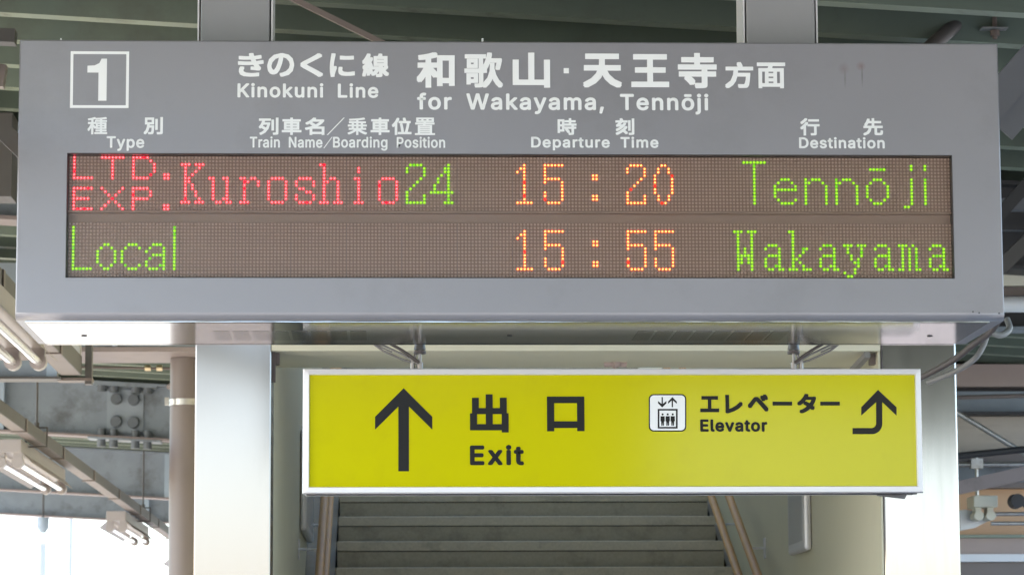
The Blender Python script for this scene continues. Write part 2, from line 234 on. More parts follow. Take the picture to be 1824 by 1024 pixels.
# ------------------------------------------------------------------ lettering
GLYPH = json.loads(r'''{",":[188,[[38,-119,68,71,137,71,84,-119]]],"1":[453,[[76,0,76,55,391,55,391,0],[276,509,276,0,212,0,212,448,209,448,86,358,86,427,198,509]]],"B":[456,[[60,0,60,509,241,509,266,508,289,504,310,499,329,491,345,481,359,469,371,456,381,442,388,426,394,410,397,392,398,374,397,358,395,344,392,331,387,320,380,310,373,301,365,293,356,286,347,280,336,275,326,270,315,267,315,262,327,261,339,257,351,252,363,245,374,237,385,227,394,216,402,203,409,189,414,173,417,155,418,136,417,117,413,100,408,83,400,67,390,52,377,39,362,28,344,18,324,10,301,4,275,1,247,0],[125,57,245,57,272,58,296,63,315,70,330,80,341,92,349,105,354,120,355,137,355,149,352,161,348,173,342,184,335,194,327,203,317,211,306,218,293,224,279,228,264,230,248,231,125,231],[125,285,238,285,252,286,265,288,277,291,288,296,299,302,308,309,316,317,323,326,329,337,333,348,335,359,336,372,334,388,330,403,323,417,313,429,299,439,283,446,263,450,240,452,125,452]]],"D":[502,[[219,0,96,0,96,57,215,57,244,58,272,63,296,70,318,81,337,94,354,110,368,128,379,149,388,172,394,198,398,226,399,255,398,285,394,312,388,337,379,361,368,381,354,399,338,415,320,428,299,438,275,446,249,450,221,452,93,452,93,509,225,509,261,507,294,501,325,492,353,478,377,461,399,441,418,418,433,391,446,361,455,329,460,293,462,255,460,217,455,181,446,149,433,119,417,92,398,68,376,48,351,31,322,17,291,8,256,2],[125,509,125,0,60,0,60,509]]],"E":[419,[[60,0,60,509,372,509,372,452,125,452,125,286,355,286,355,229,125,229,125,57,375,57,375,0]]],"K":[467,[[104,145,104,216,139,261,174,303,212,344,364,509,448,509,231,276,228,276],[60,0,60,509,125,509,125,334,124,225,125,193,125,0],[372,0,188,259,228,309,449,0]]],"L":[393,[[60,0,60,509,125,509,125,57,361,57,361,0]]],"N":[523,[[60,0,60,509,136,509,343,183,363,151,388,107,414,55,405,54,401,108,399,157,399,195,399,509,463,509,463,0,387,0,202,290,177,331,148,381,108,452,119,454,122,384,124,328,125,291,125,0]]],"P":[445,[[60,0,60,509,235,509,263,507,289,503,312,497,332,487,350,476,366,462,379,447,390,430,398,411,404,391,407,370,409,348,407,325,404,304,398,284,390,265,379,248,366,233,350,219,332,207,312,198,289,191,263,187,235,186,109,186,109,242,233,242,252,243,269,246,284,250,297,256,308,264,318,272,327,282,333,294,338,306,342,319,344,333,344,348,344,362,342,376,338,389,333,402,326,413,318,423,308,431,297,439,284,444,268,449,251,451,232,452,125,452,125,0]]],"T":[449,[[32,452,32,509,417,509,417,452,257,452,257,0,193,0,193,452]]],"W":[686,[[155,0,16,509,82,509,163,196,175,145,187,94,197,40,189,40,200,94,211,145,224,196,306,509,380,509,462,196,474,145,486,94,497,40,488,40,499,94,510,145,523,196,603,509,670,509,530,0,455,0,368,323,351,391,336,475,350,475,335,395,318,323,230,0]]],"a":[389,[[160,-9,142,-8,126,-5,110,-1,94,5,80,12,68,22,57,32,48,45,40,58,35,73,31,90,30,108,31,123,34,138,38,150,43,161,50,171,58,179,67,187,78,193,89,199,100,203,112,207,125,211,178,220,234,227,265,235,276,255,276,257,275,268,273,279,271,288,267,297,262,304,256,311,248,317,240,322,230,326,220,329,208,330,196,331,183,330,171,329,159,326,149,322,118,301,100,274,41,291,48,308,57,322,67,335,79,346,91,355,104,364,118,370,133,375,148,379,163,382,179,384,194,384,239,379,251,376,263,372,275,367,286,360,296,353,306,343,315,333,322,320,329,306,333,290,336,272,337,251,337,0,277,0,277,52,272,52,252,25,244,18,236,12,226,6,215,1,203,-3,190,-6,176,-8],[170,45,187,46,202,49,216,53,228,59,239,66,248,74,257,83,263,93,269,104,272,115,275,126,276,138,276,190,259,182,231,176,200,171,175,168,134,159,125,155,117,150,110,145,103,139,98,132,95,124,93,115,92,105,92,95,94,87,98,79,102,72,107,66,114,61,121,56,130,52,139,49,149,47,159,46]]],"d":[424,[[195,-8,172,-7,151,-2,130,5,111,16,94,29,79,45,66,64,55,84,46,108,39,133,35,160,34,189,35,218,39,245,46,270,55,293,66,313,79,332,95,347,112,361,131,371,151,378,173,383,196,384,213,384,228,381,241,378,253,373,263,367,272,360,280,353,287,346,306,319,311,319,311,509,372,509,372,0,313,0,313,59,307,59,287,31,280,24,272,17,263,10,252,4,241,-1,227,-5,212,-7],[205,47,221,48,236,51,250,57,263,65,274,75,284,86,293,100,299,115,305,132,309,150,311,169,312,189,311,210,309,229,305,247,300,263,293,278,284,291,275,302,263,312,251,320,237,325,221,329,205,330,187,329,172,325,157,319,145,311,133,301,124,290,115,276,108,261,103,245,99,227,97,209,96,189,97,170,99,151,103,133,109,117,115,101,124,88,134,76,145,66,158,57,172,51,188,48]]],"e":[404,[[212,-8,185,-7,161,-2,138,6,117,16,98,30,82,46,68,64,56,85,46,108,40,132,35,159,34,187,35,215,39,242,46,267,55,290,67,311,81,329,97,346,115,359,135,370,157,378,180,383,205,384,221,384,236,382,251,379,266,374,280,368,294,361,307,351,319,341,331,329,341,315,350,299,357,282,363,263,368,242,370,219,371,194,371,169,75,169,75,221,338,221,310,202,309,220,307,237,303,254,298,269,291,282,283,294,273,305,263,314,250,321,237,326,222,329,205,330,189,329,173,326,159,321,146,313,135,304,125,294,116,282,109,270,103,256,99,241,97,226,96,211,96,178,97,157,100,139,104,122,110,106,118,92,128,80,139,70,151,61,165,55,179,50,195,47,212,46,224,47,234,48,244,50,254,53,263,56,271,61,278,66,285,73,292,80,297,88,302,96,306,105,365,91,360,77,353,63,345,51,335,39,324,29,311,19,298,11,283,4,266,-1,249,-5,231,-7]]],"f":[254,[[228,379,228,327,6,327,6,379],[81,0,81,432,82,447,84,461,89,474,96,486,104,496,113,505,124,513,135,519,148,524,161,527,174,529,187,530,222,527,243,521,227,468,215,472,195,474,182,473,171,470,162,466,154,460,149,452,145,443,142,431,142,419,142,0]]],"g":[425,[[207,-151,187,-150,168,-148,150,-144,134,-140,119,-134,105,-127,93,-119,82,-110,73,-101,64,-91,57,-80,51,-69,101,-41,122,-66,128,-72,136,-78,145,-83,154,-88,165,-92,178,-95,192,-97,207,-97,229,-96,249,-92,267,-85,282,-75,295,-62,304,-47,310,-28,311,-6,311,68,306,68,287,41,280,34,272,28,263,21,252,16,241,11,227,8,212,5,195,5,173,6,152,10,132,17,113,27,95,39,80,53,67,71,55,90,46,112,39,136,35,163,34,191,35,220,39,246,46,271,55,293,66,314,80,332,95,347,112,361,131,371,152,378,173,383,196,384,213,384,228,382,242,378,253,373,264,367,273,360,281,353,288,346,308,319,313,319,313,379,372,379,372,-9,371,-32,367,-54,360,-73,350,-90,338,-104,324,-117,308,-127,291,-136,271,-142,251,-147,229,-150],[205,59,222,60,237,63,251,68,264,75,275,84,285,95,293,107,300,121,305,137,309,154,312,172,312,193,312,212,309,231,305,248,300,264,293,278,285,291,275,303,264,312,251,320,237,325,222,329,205,330,188,329,172,325,158,320,145,312,134,302,124,290,115,277,109,262,103,246,99,229,97,212,96,193,97,173,99,155,103,138,109,123,116,108,124,96,134,85,145,76,158,68,172,63,188,60]]],"i":[167,[[53,0,53,379,114,379,114,0],[84,443,75,444,67,446,60,449,54,455,48,461,44,468,42,475,41,483,42,491,44,499,48,506,54,512,60,517,67,521,75,523,84,524,92,523,100,521,107,517,114,512,119,506,123,499,126,491,126,483,126,475,123,468,119,461,114,455,107,449,100,446,92,444]]],"j":[167,[[53,379,114,379,114,-30,113,-47,111,-63,107,-77,102,-90,95,-102,86,-113,76,-122,65,-129,52,-135,37,-139,21,-142,4,-143,-10,-143,-10,-87,2,-87,14,-86,25,-83,34,-78,40,-72,46,-64,50,-54,52,-42,53,-29],[83,443,75,444,67,446,60,449,53,455,48,461,44,468,42,475,41,483,42,491,44,499,48,506,53,512,60,517,67,521,75,523,83,524,92,523,100,521,107,517,114,512,119,506,123,499,125,491,126,483,125,475,123,468,119,461,114,455,107,449,100,446,92,444]]],"k":[381,[[110,137,110,212,121,212,284,379,360,379,184,199,177,199],[53,0,53,509,114,509,114,0],[294,0,148,186,191,229,372,0]]],"l":[189,[[139,-2,119,-1,101,3,86,10,74,20,65,33,58,47,54,65,53,84,53,509,114,509,114,99,114,87,115,77,117,68,120,62,124,58,130,54,137,53,146,52,160,53,170,54,181,3,162,-1]]],"m":[610,[[53,0,53,379,112,379,112,295,108,295,112,310,118,323,125,335,132,346,141,355,151,363,161,370,172,376,183,380,195,384,207,386,219,386,239,385,257,380,273,372,287,361,299,347,309,331,316,314,321,295,312,295,317,308,322,321,329,332,337,343,347,353,357,361,368,369,381,375,394,380,407,383,422,385,437,386,453,385,468,383,483,378,497,372,510,364,522,354,532,342,541,328,548,313,553,296,556,276,557,255,557,0,496,0,496,254,494,273,490,289,483,302,473,313,460,321,447,326,433,329,419,330,406,330,395,328,384,324,374,320,365,314,358,307,351,299,345,290,341,280,338,270,336,259,335,247,335,0,274,0,274,260,273,275,269,288,262,301,253,311,242,320,229,326,215,329,199,330,188,330,178,328,168,325,158,320,148,314,140,307,132,299,126,289,121,278,117,266,114,253,114,238,114,0]]],"n":[410,[[114,227,114,0,53,0,53,379,112,379,112,287,102,287,112,312,124,332,137,349,152,362,169,372,187,379,207,383,227,384,246,383,264,380,280,376,295,369,309,360,321,349,332,336,341,321,348,304,353,285,356,264,357,240,357,0,296,0,296,235,295,256,290,275,283,291,273,304,260,315,246,323,229,328,210,329,197,328,184,326,172,322,161,317,150,311,141,303,133,293,126,283,121,271,117,257,114,243]]],"o":[415,[[207,-8,182,-7,159,-2,137,6,117,16,98,30,82,46,68,64,56,85,46,108,40,133,36,159,34,187,36,216,40,243,46,268,56,291,68,312,82,330,98,346,117,360,137,371,159,378,182,383,207,384,233,383,256,378,278,371,299,360,317,346,333,330,347,312,359,291,369,268,376,243,380,216,381,187,380,159,376,133,369,108,359,85,347,64,333,46,317,30,299,16,278,6,256,-2,233,-7],[207,46,226,48,242,51,257,57,270,66,282,76,292,89,300,102,307,117,312,134,316,151,318,169,319,187,318,206,316,224,312,242,307,258,300,274,292,287,282,300,270,310,257,319,242,325,226,329,207,330,189,329,173,325,158,319,145,310,134,300,124,287,115,274,108,258,103,242,99,224,97,206,96,187,97,169,99,151,103,134,108,117,115,102,124,89,134,76,145,66,158,57,173,51,189,48]]],"p":[424,[[53,-143,53,379,112,379,112,319,118,319,137,346,144,353,152,360,161,367,171,373,183,378,197,381,212,384,229,384,252,383,274,378,294,371,313,361,330,347,345,332,359,313,370,293,379,270,385,245,389,218,390,189,389,160,385,133,379,108,370,84,359,64,346,45,330,29,313,16,294,5,274,-2,252,-7,229,-8,213,-7,198,-5,184,-1,173,4,162,10,153,17,145,24,138,31,118,59,114,59,114,-143],[220,47,237,48,253,51,267,57,279,66,291,76,301,88,309,101,316,117,321,133,325,151,327,170,328,189,327,209,325,227,321,245,316,261,309,276,301,290,291,301,280,311,267,319,253,325,237,329,220,330,203,329,188,325,174,320,161,312,150,302,140,291,132,278,125,263,120,247,116,229,113,210,113,189,113,169,116,150,120,132,125,115,132,100,140,86,150,75,162,65,174,57,188,51,204,48]]],"r":[259,[[53,0,53,379,112,379,112,321,115,321,122,335,130,347,140,358,152,367,166,375,181,380,196,384,213,385,229,384,243,384,243,322,230,324,207,326,194,325,182,323,170,319,159,315,149,309,140,301,132,293,126,284,121,273,117,262,114,250,114,237,114,0]]],"s":[365,[[182,-8,163,-7,145,-5,128,-2,112,3,98,10,84,18,72,27,62,38,53,50,45,63,40,78,36,94,94,107,99,92,105,79,114,69,124,60,136,54,150,49,165,46,181,45,200,46,217,50,232,55,244,62,255,71,262,81,267,91,268,103,267,112,265,121,260,129,254,136,246,142,237,147,225,151,212,155,149,170,125,177,104,186,87,196,72,208,61,222,53,237,48,255,47,274,48,290,51,305,57,319,65,332,75,343,87,354,100,363,115,370,131,377,149,381,167,384,187,384,206,384,223,381,239,378,254,372,267,366,279,358,290,349,299,339,307,328,314,316,319,303,324,290,268,277,264,288,258,298,251,307,243,316,232,323,219,328,205,331,187,333,171,332,156,329,143,324,131,317,121,308,114,299,110,289,109,277,110,267,112,258,117,250,124,243,133,237,144,232,157,227,172,223,229,209,254,202,275,194,292,183,306,171,317,158,325,142,330,125,331,107,330,90,326,75,321,61,312,47,302,35,290,24,276,15,260,6,242,0,223,-5,203,-7]]],"t":[227,[[204,379,204,327,6,327,6,379],[65,471,126,471,126,98,127,86,128,76,132,68,136,61,142,56,150,53,159,51,170,50,185,51,202,54,213,2,192,-3,168,-4,145,-3,125,2,107,10,92,21,80,35,72,52,67,71,65,93]]],"u":[410,[[182,-5,164,-4,146,-1,130,4,115,11,101,20,89,31,78,44,69,59,62,76,57,95,54,116,53,139,53,379,114,379,114,144,115,123,119,105,127,89,137,75,150,64,164,56,181,52,200,50,213,51,226,53,238,57,249,62,259,69,268,77,276,86,283,97,289,109,293,122,295,137,296,153,296,379,357,379,357,0,298,0,298,92,307,92,297,67,286,47,272,30,257,17,240,7,222,0,203,-4]]],"v":[389,[[163,0,17,379,84,379,165,155,187,87,206,21,184,21,203,87,224,155,305,379,371,379,226,0]]],"x":[379,[[21,0,171,218,171,171,29,379,100,379,147,306,179,253,207,206,175,206,202,253,233,306,282,379,352,379,209,169,209,214,358,0,287,0,231,85,200,136,173,182,205,182,178,136,148,85,91,0]]],"y":[389,[[47,-139,61,-86,71,-87,104,-89,111,-87,118,-84,124,-80,130,-74,136,-67,141,-58,146,-48,151,-36,163,-1,17,379,84,379,165,155,187,87,206,21,184,21,202,87,224,155,305,379,371,379,204,-58,198,-72,191,-85,184,-97,177,-107,168,-116,159,-124,150,-130,139,-136,128,-140,117,-143,104,-145,91,-145,65,-143]]],"ō":[415,[[207,-8,182,-7,159,-2,137,6,117,16,98,30,82,46,68,64,56,85,46,108,40,133,36,159,34,187,36,216,40,243,46,268,56,291,68,312,82,330,98,346,117,360,137,371,159,378,182,383,207,384,233,383,256,378,278,371,299,360,317,346,333,330,347,312,359,291,369,268,376,243,380,216,381,187,380,159,376,133,369,108,359,85,347,64,333,46,317,30,299,16,278,6,256,-2,233,-7],[207,46,226,48,242,51,257,57,270,66,282,76,292,89,300,102,307,117,312,134,316,151,318,169,319,187,318,206,316,224,312,242,307,258,300,274,292,287,282,300,270,310,257,319,242,325,226,329,207,330,189,329,173,325,158,319,145,310,134,300,124,287,115,274,108,258,103,242,99,224,97,206,96,187,97,169,99,151,103,134,108,117,115,102,124,89,134,76,145,66,158,57,173,51,189,48],[302,506,302,458,113,458,113,506]]]}''')
def tri_of(curve):
    o = bpy.data.objects.new('tmp', curve); me = o.to_mesh(); me.calc_loop_triangles()
    vs = [(v.co.x, v.co.y) for v in me.vertices]; ts = [tuple(t.vertices) for t in me.loop_triangles]
    o.to_mesh_clear(); bpy.data.objects.remove(o); bpy.data.curves.remove(curve); return vs, ts
def outline_fill(groups):
    vs = []; ts = []
    for cs in groups:
        c = bpy.data.curves.new('tmp', 'CURVE'); c.dimensions = '2D'; c.fill_mode = 'BOTH'
        for q in cs:
            sp = c.splines.new('POLY'); sp.points.add(len(q)-1)
            for i, p in enumerate(q): sp.points[i].co = (p[0], p[1], 0, 1)
            sp.use_cyclic_u = True
        v, t_ = tri_of(c); o = len(vs); vs += v; ts += [tuple(i+o for i in f) for f in t_]
    return vs, ts
def latin(text, track=40, space=300):
    words = []; vs = []; ts = []; x = 0
    area = lambda q: sum(q[i-1][0]*q[i][1]-q[i][0]*q[i-1][1] for i in range(len(q)))/2
    def flush():
        if vs: words.append((list(vs), list(ts))); vs.clear(); ts.clear()
    for ch in text:
        if ch == ' ': x += space; flush(); continue
        adv, P = GLYPH[ch]; cs = []
        for pts in P:
            q = []
            for i in range(len(pts)//2):
                p = ((x+pts[2*i])/1000, pts[2*i+1]/1000)
                if not q or abs(q[-1][0]-p[0])+abs(q[-1][1]-p[1]) > .0025: q.append(p)
            if abs(q[-1][0]-q[0][0])+abs(q[-1][1]-q[0][1]) < .0025: q.pop()
            cs.append(q)
        sg = area(max(cs, key=lambda q: abs(area(q)))) > 0
        outs = [[q] for q in cs if (area(q) > 0) == sg]
        for h_ in [q for q in cs if (area(q) > 0) != sg]:
            for gq in outs:
                if min(p[0] for p in gq[0]) <= h_[0][0] <= max(p[0] for p in gq[0]) and min(p[1] for p in gq[0]) <= h_[0][1] <= max(p[1] for p in gq[0]): gq.append(h_); break
        v, f_ = outline_fill(outs); o = len(vs); vs.extend(v); ts.extend([tuple(i+o for i in f) for f in f_])
        x += adv+track
    flush(); return words
def kanji(text):
    c = bpy.data.curves.new('tmp', 'FONT'); c.body = text; c.size = 1; c.resolution_u = 3
    return [tri_of(c)]
def lettering(name, src, box, plane, m, parent, bold=.0, square=False, baseline=False):
    """flat lettering on the sign face at y = plane, fitted to box (x0, ztop, x1, zbottom); bold = stroke growth in metres"""
    x0, z1, x1, z0 = box
    xs = [v[0] for w_ in src for v in w_[0]]; ys = [v[1] for w_ in src for v in w_[0]]
    ax, bx = min(xs), max(xs); ay, by = min(ys), max(ys)
    if baseline: ay, by = 0, baseline                            # cap-height fit, descenders hang below
    gx = bold; kx = (x1-x0-2*gx)/(bx-ax); kz = (z1-z0-2*gx)/(by-ay)
    if bold:
        sh = [(0, 0)]+([(i, j) for i in (-1, 0, 1) for j in (-1, 0, 1) if i or j] if square else [(math.cos(k*math.pi/4), math.sin(k*math.pi/4)) for k in range(8)])
    else: sh = [(0, 0)]
    base = parent.location.copy()
    for vs, ts in src:
        P = [(x0+gx+(v[0]-ax)*kx, z0+gx+(v[1]-ay)*kz) for v in vs]
        mb = MB()
        for i, (sx, sz) in enumerate(sh):
            mb.add([(p[0]+sx*bold, plane-.0006-.00015*i, p[1]+sz*bold) for p in P], ts)
        me = bpy.data.meshes.new(name); me.from_pydata(mb.v, [], mb.f); me.materials.append(MATS[m])
        bm = bmesh.new(); bm.from_mesh(me)
        for f in bm.faces:
            if f.normal.y > 0: f.normal_flip()
        bm.to_mesh(me); bm.free()
        link(name, me, parent); me.transform(Matrix.Translation(-base))

# ------------------------------------------------------------------ setting: ground, tracks, platform
g = MB(); g.box(-400, 400, -400, 600, -1.35, -1.16); struct('ground', g, 'earth')
g = MB(); g.box(-5.0, 5.6, -70, 60, -1.159, -.002); struct('platform', g, 'floor')
g = MB(); g.add([(-4.3, -70, .002), (-4.0, -70, .002), (-4.0, 60, .002), (-4.3, 60, .002)], [(0, 1, 2, 3)]); struct('tactile_paving', g, 'tactile')
wr = thing('reflection_block', (.65, -15, 0), 'added dark building behind the camera, unseen, darkening the sign reflections', 'building')  # unseen block, added to darken what the yellow sign mirrors
g = MB(); g.box(-2.0, 2.7, -19, -14, .002, 5.0); part('wall', g, 'dark_wall', wr)
g = MB(); g.box(-2.2, 2.9, -19.2, -13.8, 5.002, 5.2); part('roof', g, 'rail_grey', wr)
for xw in (-1.4, .1, 2.1):
    g = MB(); g.box(xw, xw+.9, -13.998, -13.97, 1.0, 2.1); part('window', g, 'dark_steel', wr)
g = MB(); g.box(1.15, 1.95, -13.998, -13.96, .004, 2.1); part('door', g, 'rail_grey', wr)
g = MB(); g.box(-13, -5.02, -90, 90, -1.155, -1.0); o = struct('track_bed', g, 'ballast')
for x in (-7.4, -6.33, -11.2, -10.13):
    g = MB(); g.box(x-.03, x+.03, -90, 90, -.99, -.84); struct('rail', g, 'rust_rail')

# ------------------------------------------------------------------ folded steel roof of the platform
def zr(x, off=0.): return 3.98 - .057*x + off
roof = thing('platform_roof', (0, 0, 0), 'green folded steel roof over the platform, ribs running across above the signs', 'roof')
def pan_mesh(x0, x1):
    prof = [(0, 0), (.08, 0), (.155, .15), (.425, .15), (.5, 0)]
    mb = MB(); n = len(prof)
    xs = [x0+(x1-x0)*i/6 for i in range(7)]
    top = .006
    vs = []
    for x in xs:
        for (y, z) in prof: vs.append((x, y, zr(x)+z))
    for i in range(6):
        for j in range(n-1):
            mb.mi = 1 if j == 0 else 0  # downward rib flanges get the paler green, bounce light put into colour
            mb.add([vs[i*n+j], vs[i*n+j+1], vs[(i+1)*n+j+1], vs[(i+1)*n+j]], [(0, 1, 2, 3)])
            a = [vs[i*n+j], vs[i*n+j+1], vs[(i+1)*n+j+1], vs[(i+1)*n+j]]
            mb.add([(p[0], p[1], p[2]+top) for p in a], [(0, 1, 2, 3)])
    me = bpy.data.meshes.new('roof_panel'); me.from_pydata(mb.v, [], mb.f)
    me.materials.append(MATS['deck_green']); me.materials.append(MATS['flange_green']); me.polygons.foreach_set('material_index', mb.m); return me
full, left, right, back = pan_mesh(-6, 5.2), pan_mesh(-6, -.72), pan_mesh(2.02, 5.2), pan_mesh(1.0, 5.2)
y = 11.53-.04-.5*37
while y < 40:
    if y < 0: link('roof_panel', back, roof, (0, y, 0))
    elif 13.3 < y < 22.6:
        link('roof_panel', left, roof, (0, y, 0)); link('roof_panel', right, roof, (0, y, 0))
    else: link('roof_panel', full, roof, (0, y, 0))
    y += .5

# ------------------------------------------------------------------ roof girders
def i_beam(y, x0, x1, depth, fl, label, group='steel girders carrying the platform roof', drop=.0, m='beam_blue', splice=None, stiff=()):
    t = thing('roof_girder', ((x0+x1)/2, y, zr((x0+x1)/2)-depth), label, 'girder', group)
    def sl(mb, xa, xb, ya, yb, o0, o1):
        vs = [(x, yy, zr(x)-.004-drop-o) for x in (xa, xb) for yy in (ya, yb) for o in (o0, o1)]
        mb.add(vs, [(0, 1, 3, 2), (4, 6, 7, 5), (0, 4, 5, 1), (2, 3, 7, 6), (0, 2, 6, 4), (1, 5, 7, 3)]); return mb
    part('top_flange', sl(MB(), x0, x1, y-fl/2, y+fl/2, 0, .018), m, t)
    part('web', sl(MB(), x0, x1, y-.007, y+.007, .018, depth-.018), m, t)
    part('bottom_flange', sl(MB(), x0, x1, y-fl/2, y+fl/2, depth-.018, depth), 'beam_brown' if m == 'beam_blue' else m, t)  # underside coloured brown to stand in for warm light from below
    for x in stiff: part('stiffener', sl(MB(), x-.03, x+.03, y-fl/2+.01, y-.007, .018, depth-.018), 'beam_light', t)
    if splice:
        xc, = splice
        part('splice_plate', sl(MB(), xc-.15, xc+.15, y-.02, y-.007, .055, depth-.055), 'plate_blue', t)
        for dx in (-.071, .071):
            for o in (depth*.3, depth*.3+.19):
                z = zr(xc+dx)-drop-o; mb = MB(); mb.tube([(xc+dx, y-.021, z), (xc+dx, y-.032, z)], .050, 18); mb.tube([(xc+dx, y-.032, z), (xc+dx, y-.075, z)], .042, 14); part('bolt', mb, 'bolt_dark', t)
        for o, s in ((0, 1), (depth, -1)):
            if s == 1: part('cover_plate', sl(MB(), xc-.26, xc+.26, y-fl/2, y+fl/2, .018, .034), m, t)
            else: part('cover_plate', sl(MB(), xc-.30, xc+.30, y-fl/2-.005, y+fl/2+.005, depth, depth+.016), m, t)
            for dx in (-.19, -.09, .09, .19):
                z = zr(xc+dx)-drop-o; mb = MB()
                if s == 1: mb.tube([(xc+dx, y-fl/4, z-.034), (xc+dx, y-fl/4, z-.085)], .042, 6)
                else: mb.tube([(xc+dx, y-fl/4, z-.016), (xc+dx, y-fl/4, z-.080)], .040, 6); mb.tube([(xc+dx, y-fl/4, z), (xc+dx, y-fl/4, z+.07)], .036, 6)
                part('bolt', mb, 'bolt_dark', t)
    return t
i_beam(13.9, -6, -.75, .44, .20, 'roof girder left of the departure board, nearest of the left-hand girders')
i_beam(26.0, -6, -.75, .465, .22, 'blue-grey roof girder with a bolted splice plate, above the hanging lamps', splice=(-2.18,), stiff=(-3.2, -1.45))
i_beam(33.8, -6, 3, .50, .22, 'blue-grey roof girder behind the bolted one, lower in view', stiff=(-2.37,))
i_beam(39.8, -6, 5.2, .46, .22, 'farthest roof girder, at the end of the platform roof', stiff=(-3.05,))
i_beam(13.9, 2.02, 5.2, .40, .20, 'dark roof girder right of the departure board', m='dark_steel')
# box beam whose underside, coloured brown for warm floor light, shows under the board
t = thing('box_beam', (-3.4, 18.1, 3.47), 'box beam with pinkish underside on the round brown post', 'beam')
mb = MB(); mb.box(-6, -.73, 17.76, 18.34, 3.50, 3.98); part('side_plate', mb, 'beam_blue', t)
mb = MB(); mb.box(-6, -.73, 17.74, 18.36, 3.47, 3.497); part('soffit_plate', mb, 'beam_brown', t)
for x in (-2.02, -1.55): 
    mb = MB(); mb.box(x-.012, x+.012, 17.70, 17.757, 3.50, 3.95); part('stiffener', mb, 'beam_light', t)
mb = MB(); mb.box(-1.83, -1.77, 17.70, 17.74, 3.475, 3.50); part('clip', mb, 'lamp_white', t)
t = thing('side_beam', (4.3, 18.2, 3.64), 'thin dark grey beam right of the board, under the green roof', 'beam')
mb = MB(); mb.box(2.0, 5.15, 18.12, 18.3, 3.64, 3.66); part('flange', mb, 'beam_blue', t)
mb = MB(); mb.box(2.0, 5.15, 18.19, 18.21, 3.66, 3.76); part('web', mb, 'dark_steel', t)
# round brown post
t = thing('round_post', (-1.17, 18.1, 0), 'round brown steel post left of the stainless column', 'post')
mb = MB(); mb.tube([(-1.17, 18.1, .002), (-1.17, 18.1, 3.468)], .092, 40); part('shaft', mb, 'brown_pipe', t)
mb = MB(); mb.tube([(-1.17, 18.1, 3.195), (-1.17, 18.1, 3.203)], .0975, 40); mb.tube([(-1.17, 18.1, 3.203), (-1.17, 18.1, 3.222)], .0945, 40); mb.tube([(-1.17, 18.1, 3.222), (-1.17, 18.1, 3.230)], .0975, 40)
mb.box(-1.285, -1.262, 18.0, 18.02, 3.19, 3.235); part('clamp_band', mb, 'zinc', t)
for X, Y in ((-4.2, 18.1), (-1.17, 6.0), (-1.17, -6.0)):
    if Y < 0: continue

# ------------------------------------------------------------------ stair enclosure: stainless columns, walls, header, stairs
t = thing('stair_column', (-.527, 10.73, 0), 'stainless steel clad column left of the yellow sign, bright along its face', 'column')
mb = MB(); mb.hull([(-.656, 10.634), (-.652, 10.630), (-.402, 10.600), (-.398, 10.604), (-.398, 10.86), (-.656, 10.86)], 'z', .002, 2.97); part('cladding', mb, 'column_steel_dimmed', t)  # front face skewed on purpose so it mirrors open sky past the board
mb = MB(); mb.box(-.62, -.43, 10.64, 10.82, 2.972, 3.66); part('post', mb, 'beam_blue', t)
t = thing('stair_column', (1.81, 10.73, 0), 'stainless steel clad column behind the right end of the yellow sign', 'column')
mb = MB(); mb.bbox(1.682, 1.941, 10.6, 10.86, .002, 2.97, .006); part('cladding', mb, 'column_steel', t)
mb = MB(); mb.box(1.72, 1.90, 10.64, 10.82, 2.972, 3.66); part('post', mb, 'beam_blue', t)
enc = thing('stair_enclosure', (.64, 16, 0), 'pale greenish-cream walls and header round the staircase opening', 'staircase hall')
mb = MB(); mb.box(-.66, -.398, 10.864, 23, .002, 3.68); part('side_wall', mb, 'wall_cream', enc)
mb = MB(); mb.box(-.66, -.398, 13.5, 23, 3.681, 6.4); part('upper_wall', mb, 'header_cream', enc)  # unseen, given the paler cream to bounce light down the stairs
mb = MB(); mb.box(1.674, 1.6805, 10.603, 23, .002, 2.699); mb.box(1.684, 1.944, 10.864, 23, .002, 3.68); mb.box(1.684, 1.944, 13.5, 23, 3.681, 4.6); mb.box(1.684, 1.944, 13.5, 14.2, 4.601, 6.4); mb.box(1.684, 1.944, 22.3, 23, 4.601, 6.4); part('side_wall', mb, 'wall_cream', enc)  # high opening added out of view to let daylight onto the stairs
mb = MB(); mb.box(-.397, 1.681, 10.601, 11.16, 2.7005, 3.67); part('header', mb, 'header_cream', enc)
mb = MB(); mb.box(-.396, 1.680, 22.6, 23, 2.0, 6.4); part('end_wall', mb, 'header_cream', enc)
mb = MB(); mb.box(-.397, 1.683, 13.4, 13.5, 3.99, 6.4); part('upper_wall', mb, 'wall_cream', enc)
mb = MB(); mb.box(-.66, 1.944, 13.4, 14.4, 6.402, 6.5); part('ceiling', mb, 'header_cream', enc)  # gap left between the two ceilings, an added skylight for the stairs
mb = MB(); mb.box(-.66, 1.944, 22, 23, 6.402, 6.5); part('ceiling', mb, 'wall_cream', enc)
mb = MB(); mb.box(-.396, -.372, 10.66, 10.70, 2.66, 2.699); mb.box(-.40, -.385, 10.64, 10.68, 2.6, 2.70); part('bracket', mb, 'brown_pipe', enc)
mb = MB(); mb.box(1.655, 1.680, 10.66, 10.70, 2.66, 2.699); part('bracket', mb, 'brown_pipe', enc)
mb = MB(); mb.bar((1.60, 10.92, 2.63), (1.64, 10.62, 2.69), .02, .02); part('strut', mb, 'cable_grey', enc)
mb = MB(); mb.tube([(.76, 10.98, 2.695), (.80, 10.98, 2.698), (.84, 10.98, 2.694)], .012, 8); mb.tube([(.79, 10.97, 2.69), (.81, 10.975, 2.70)], .016, 8); part('cable_bundle', mb, 'mauve', enc)
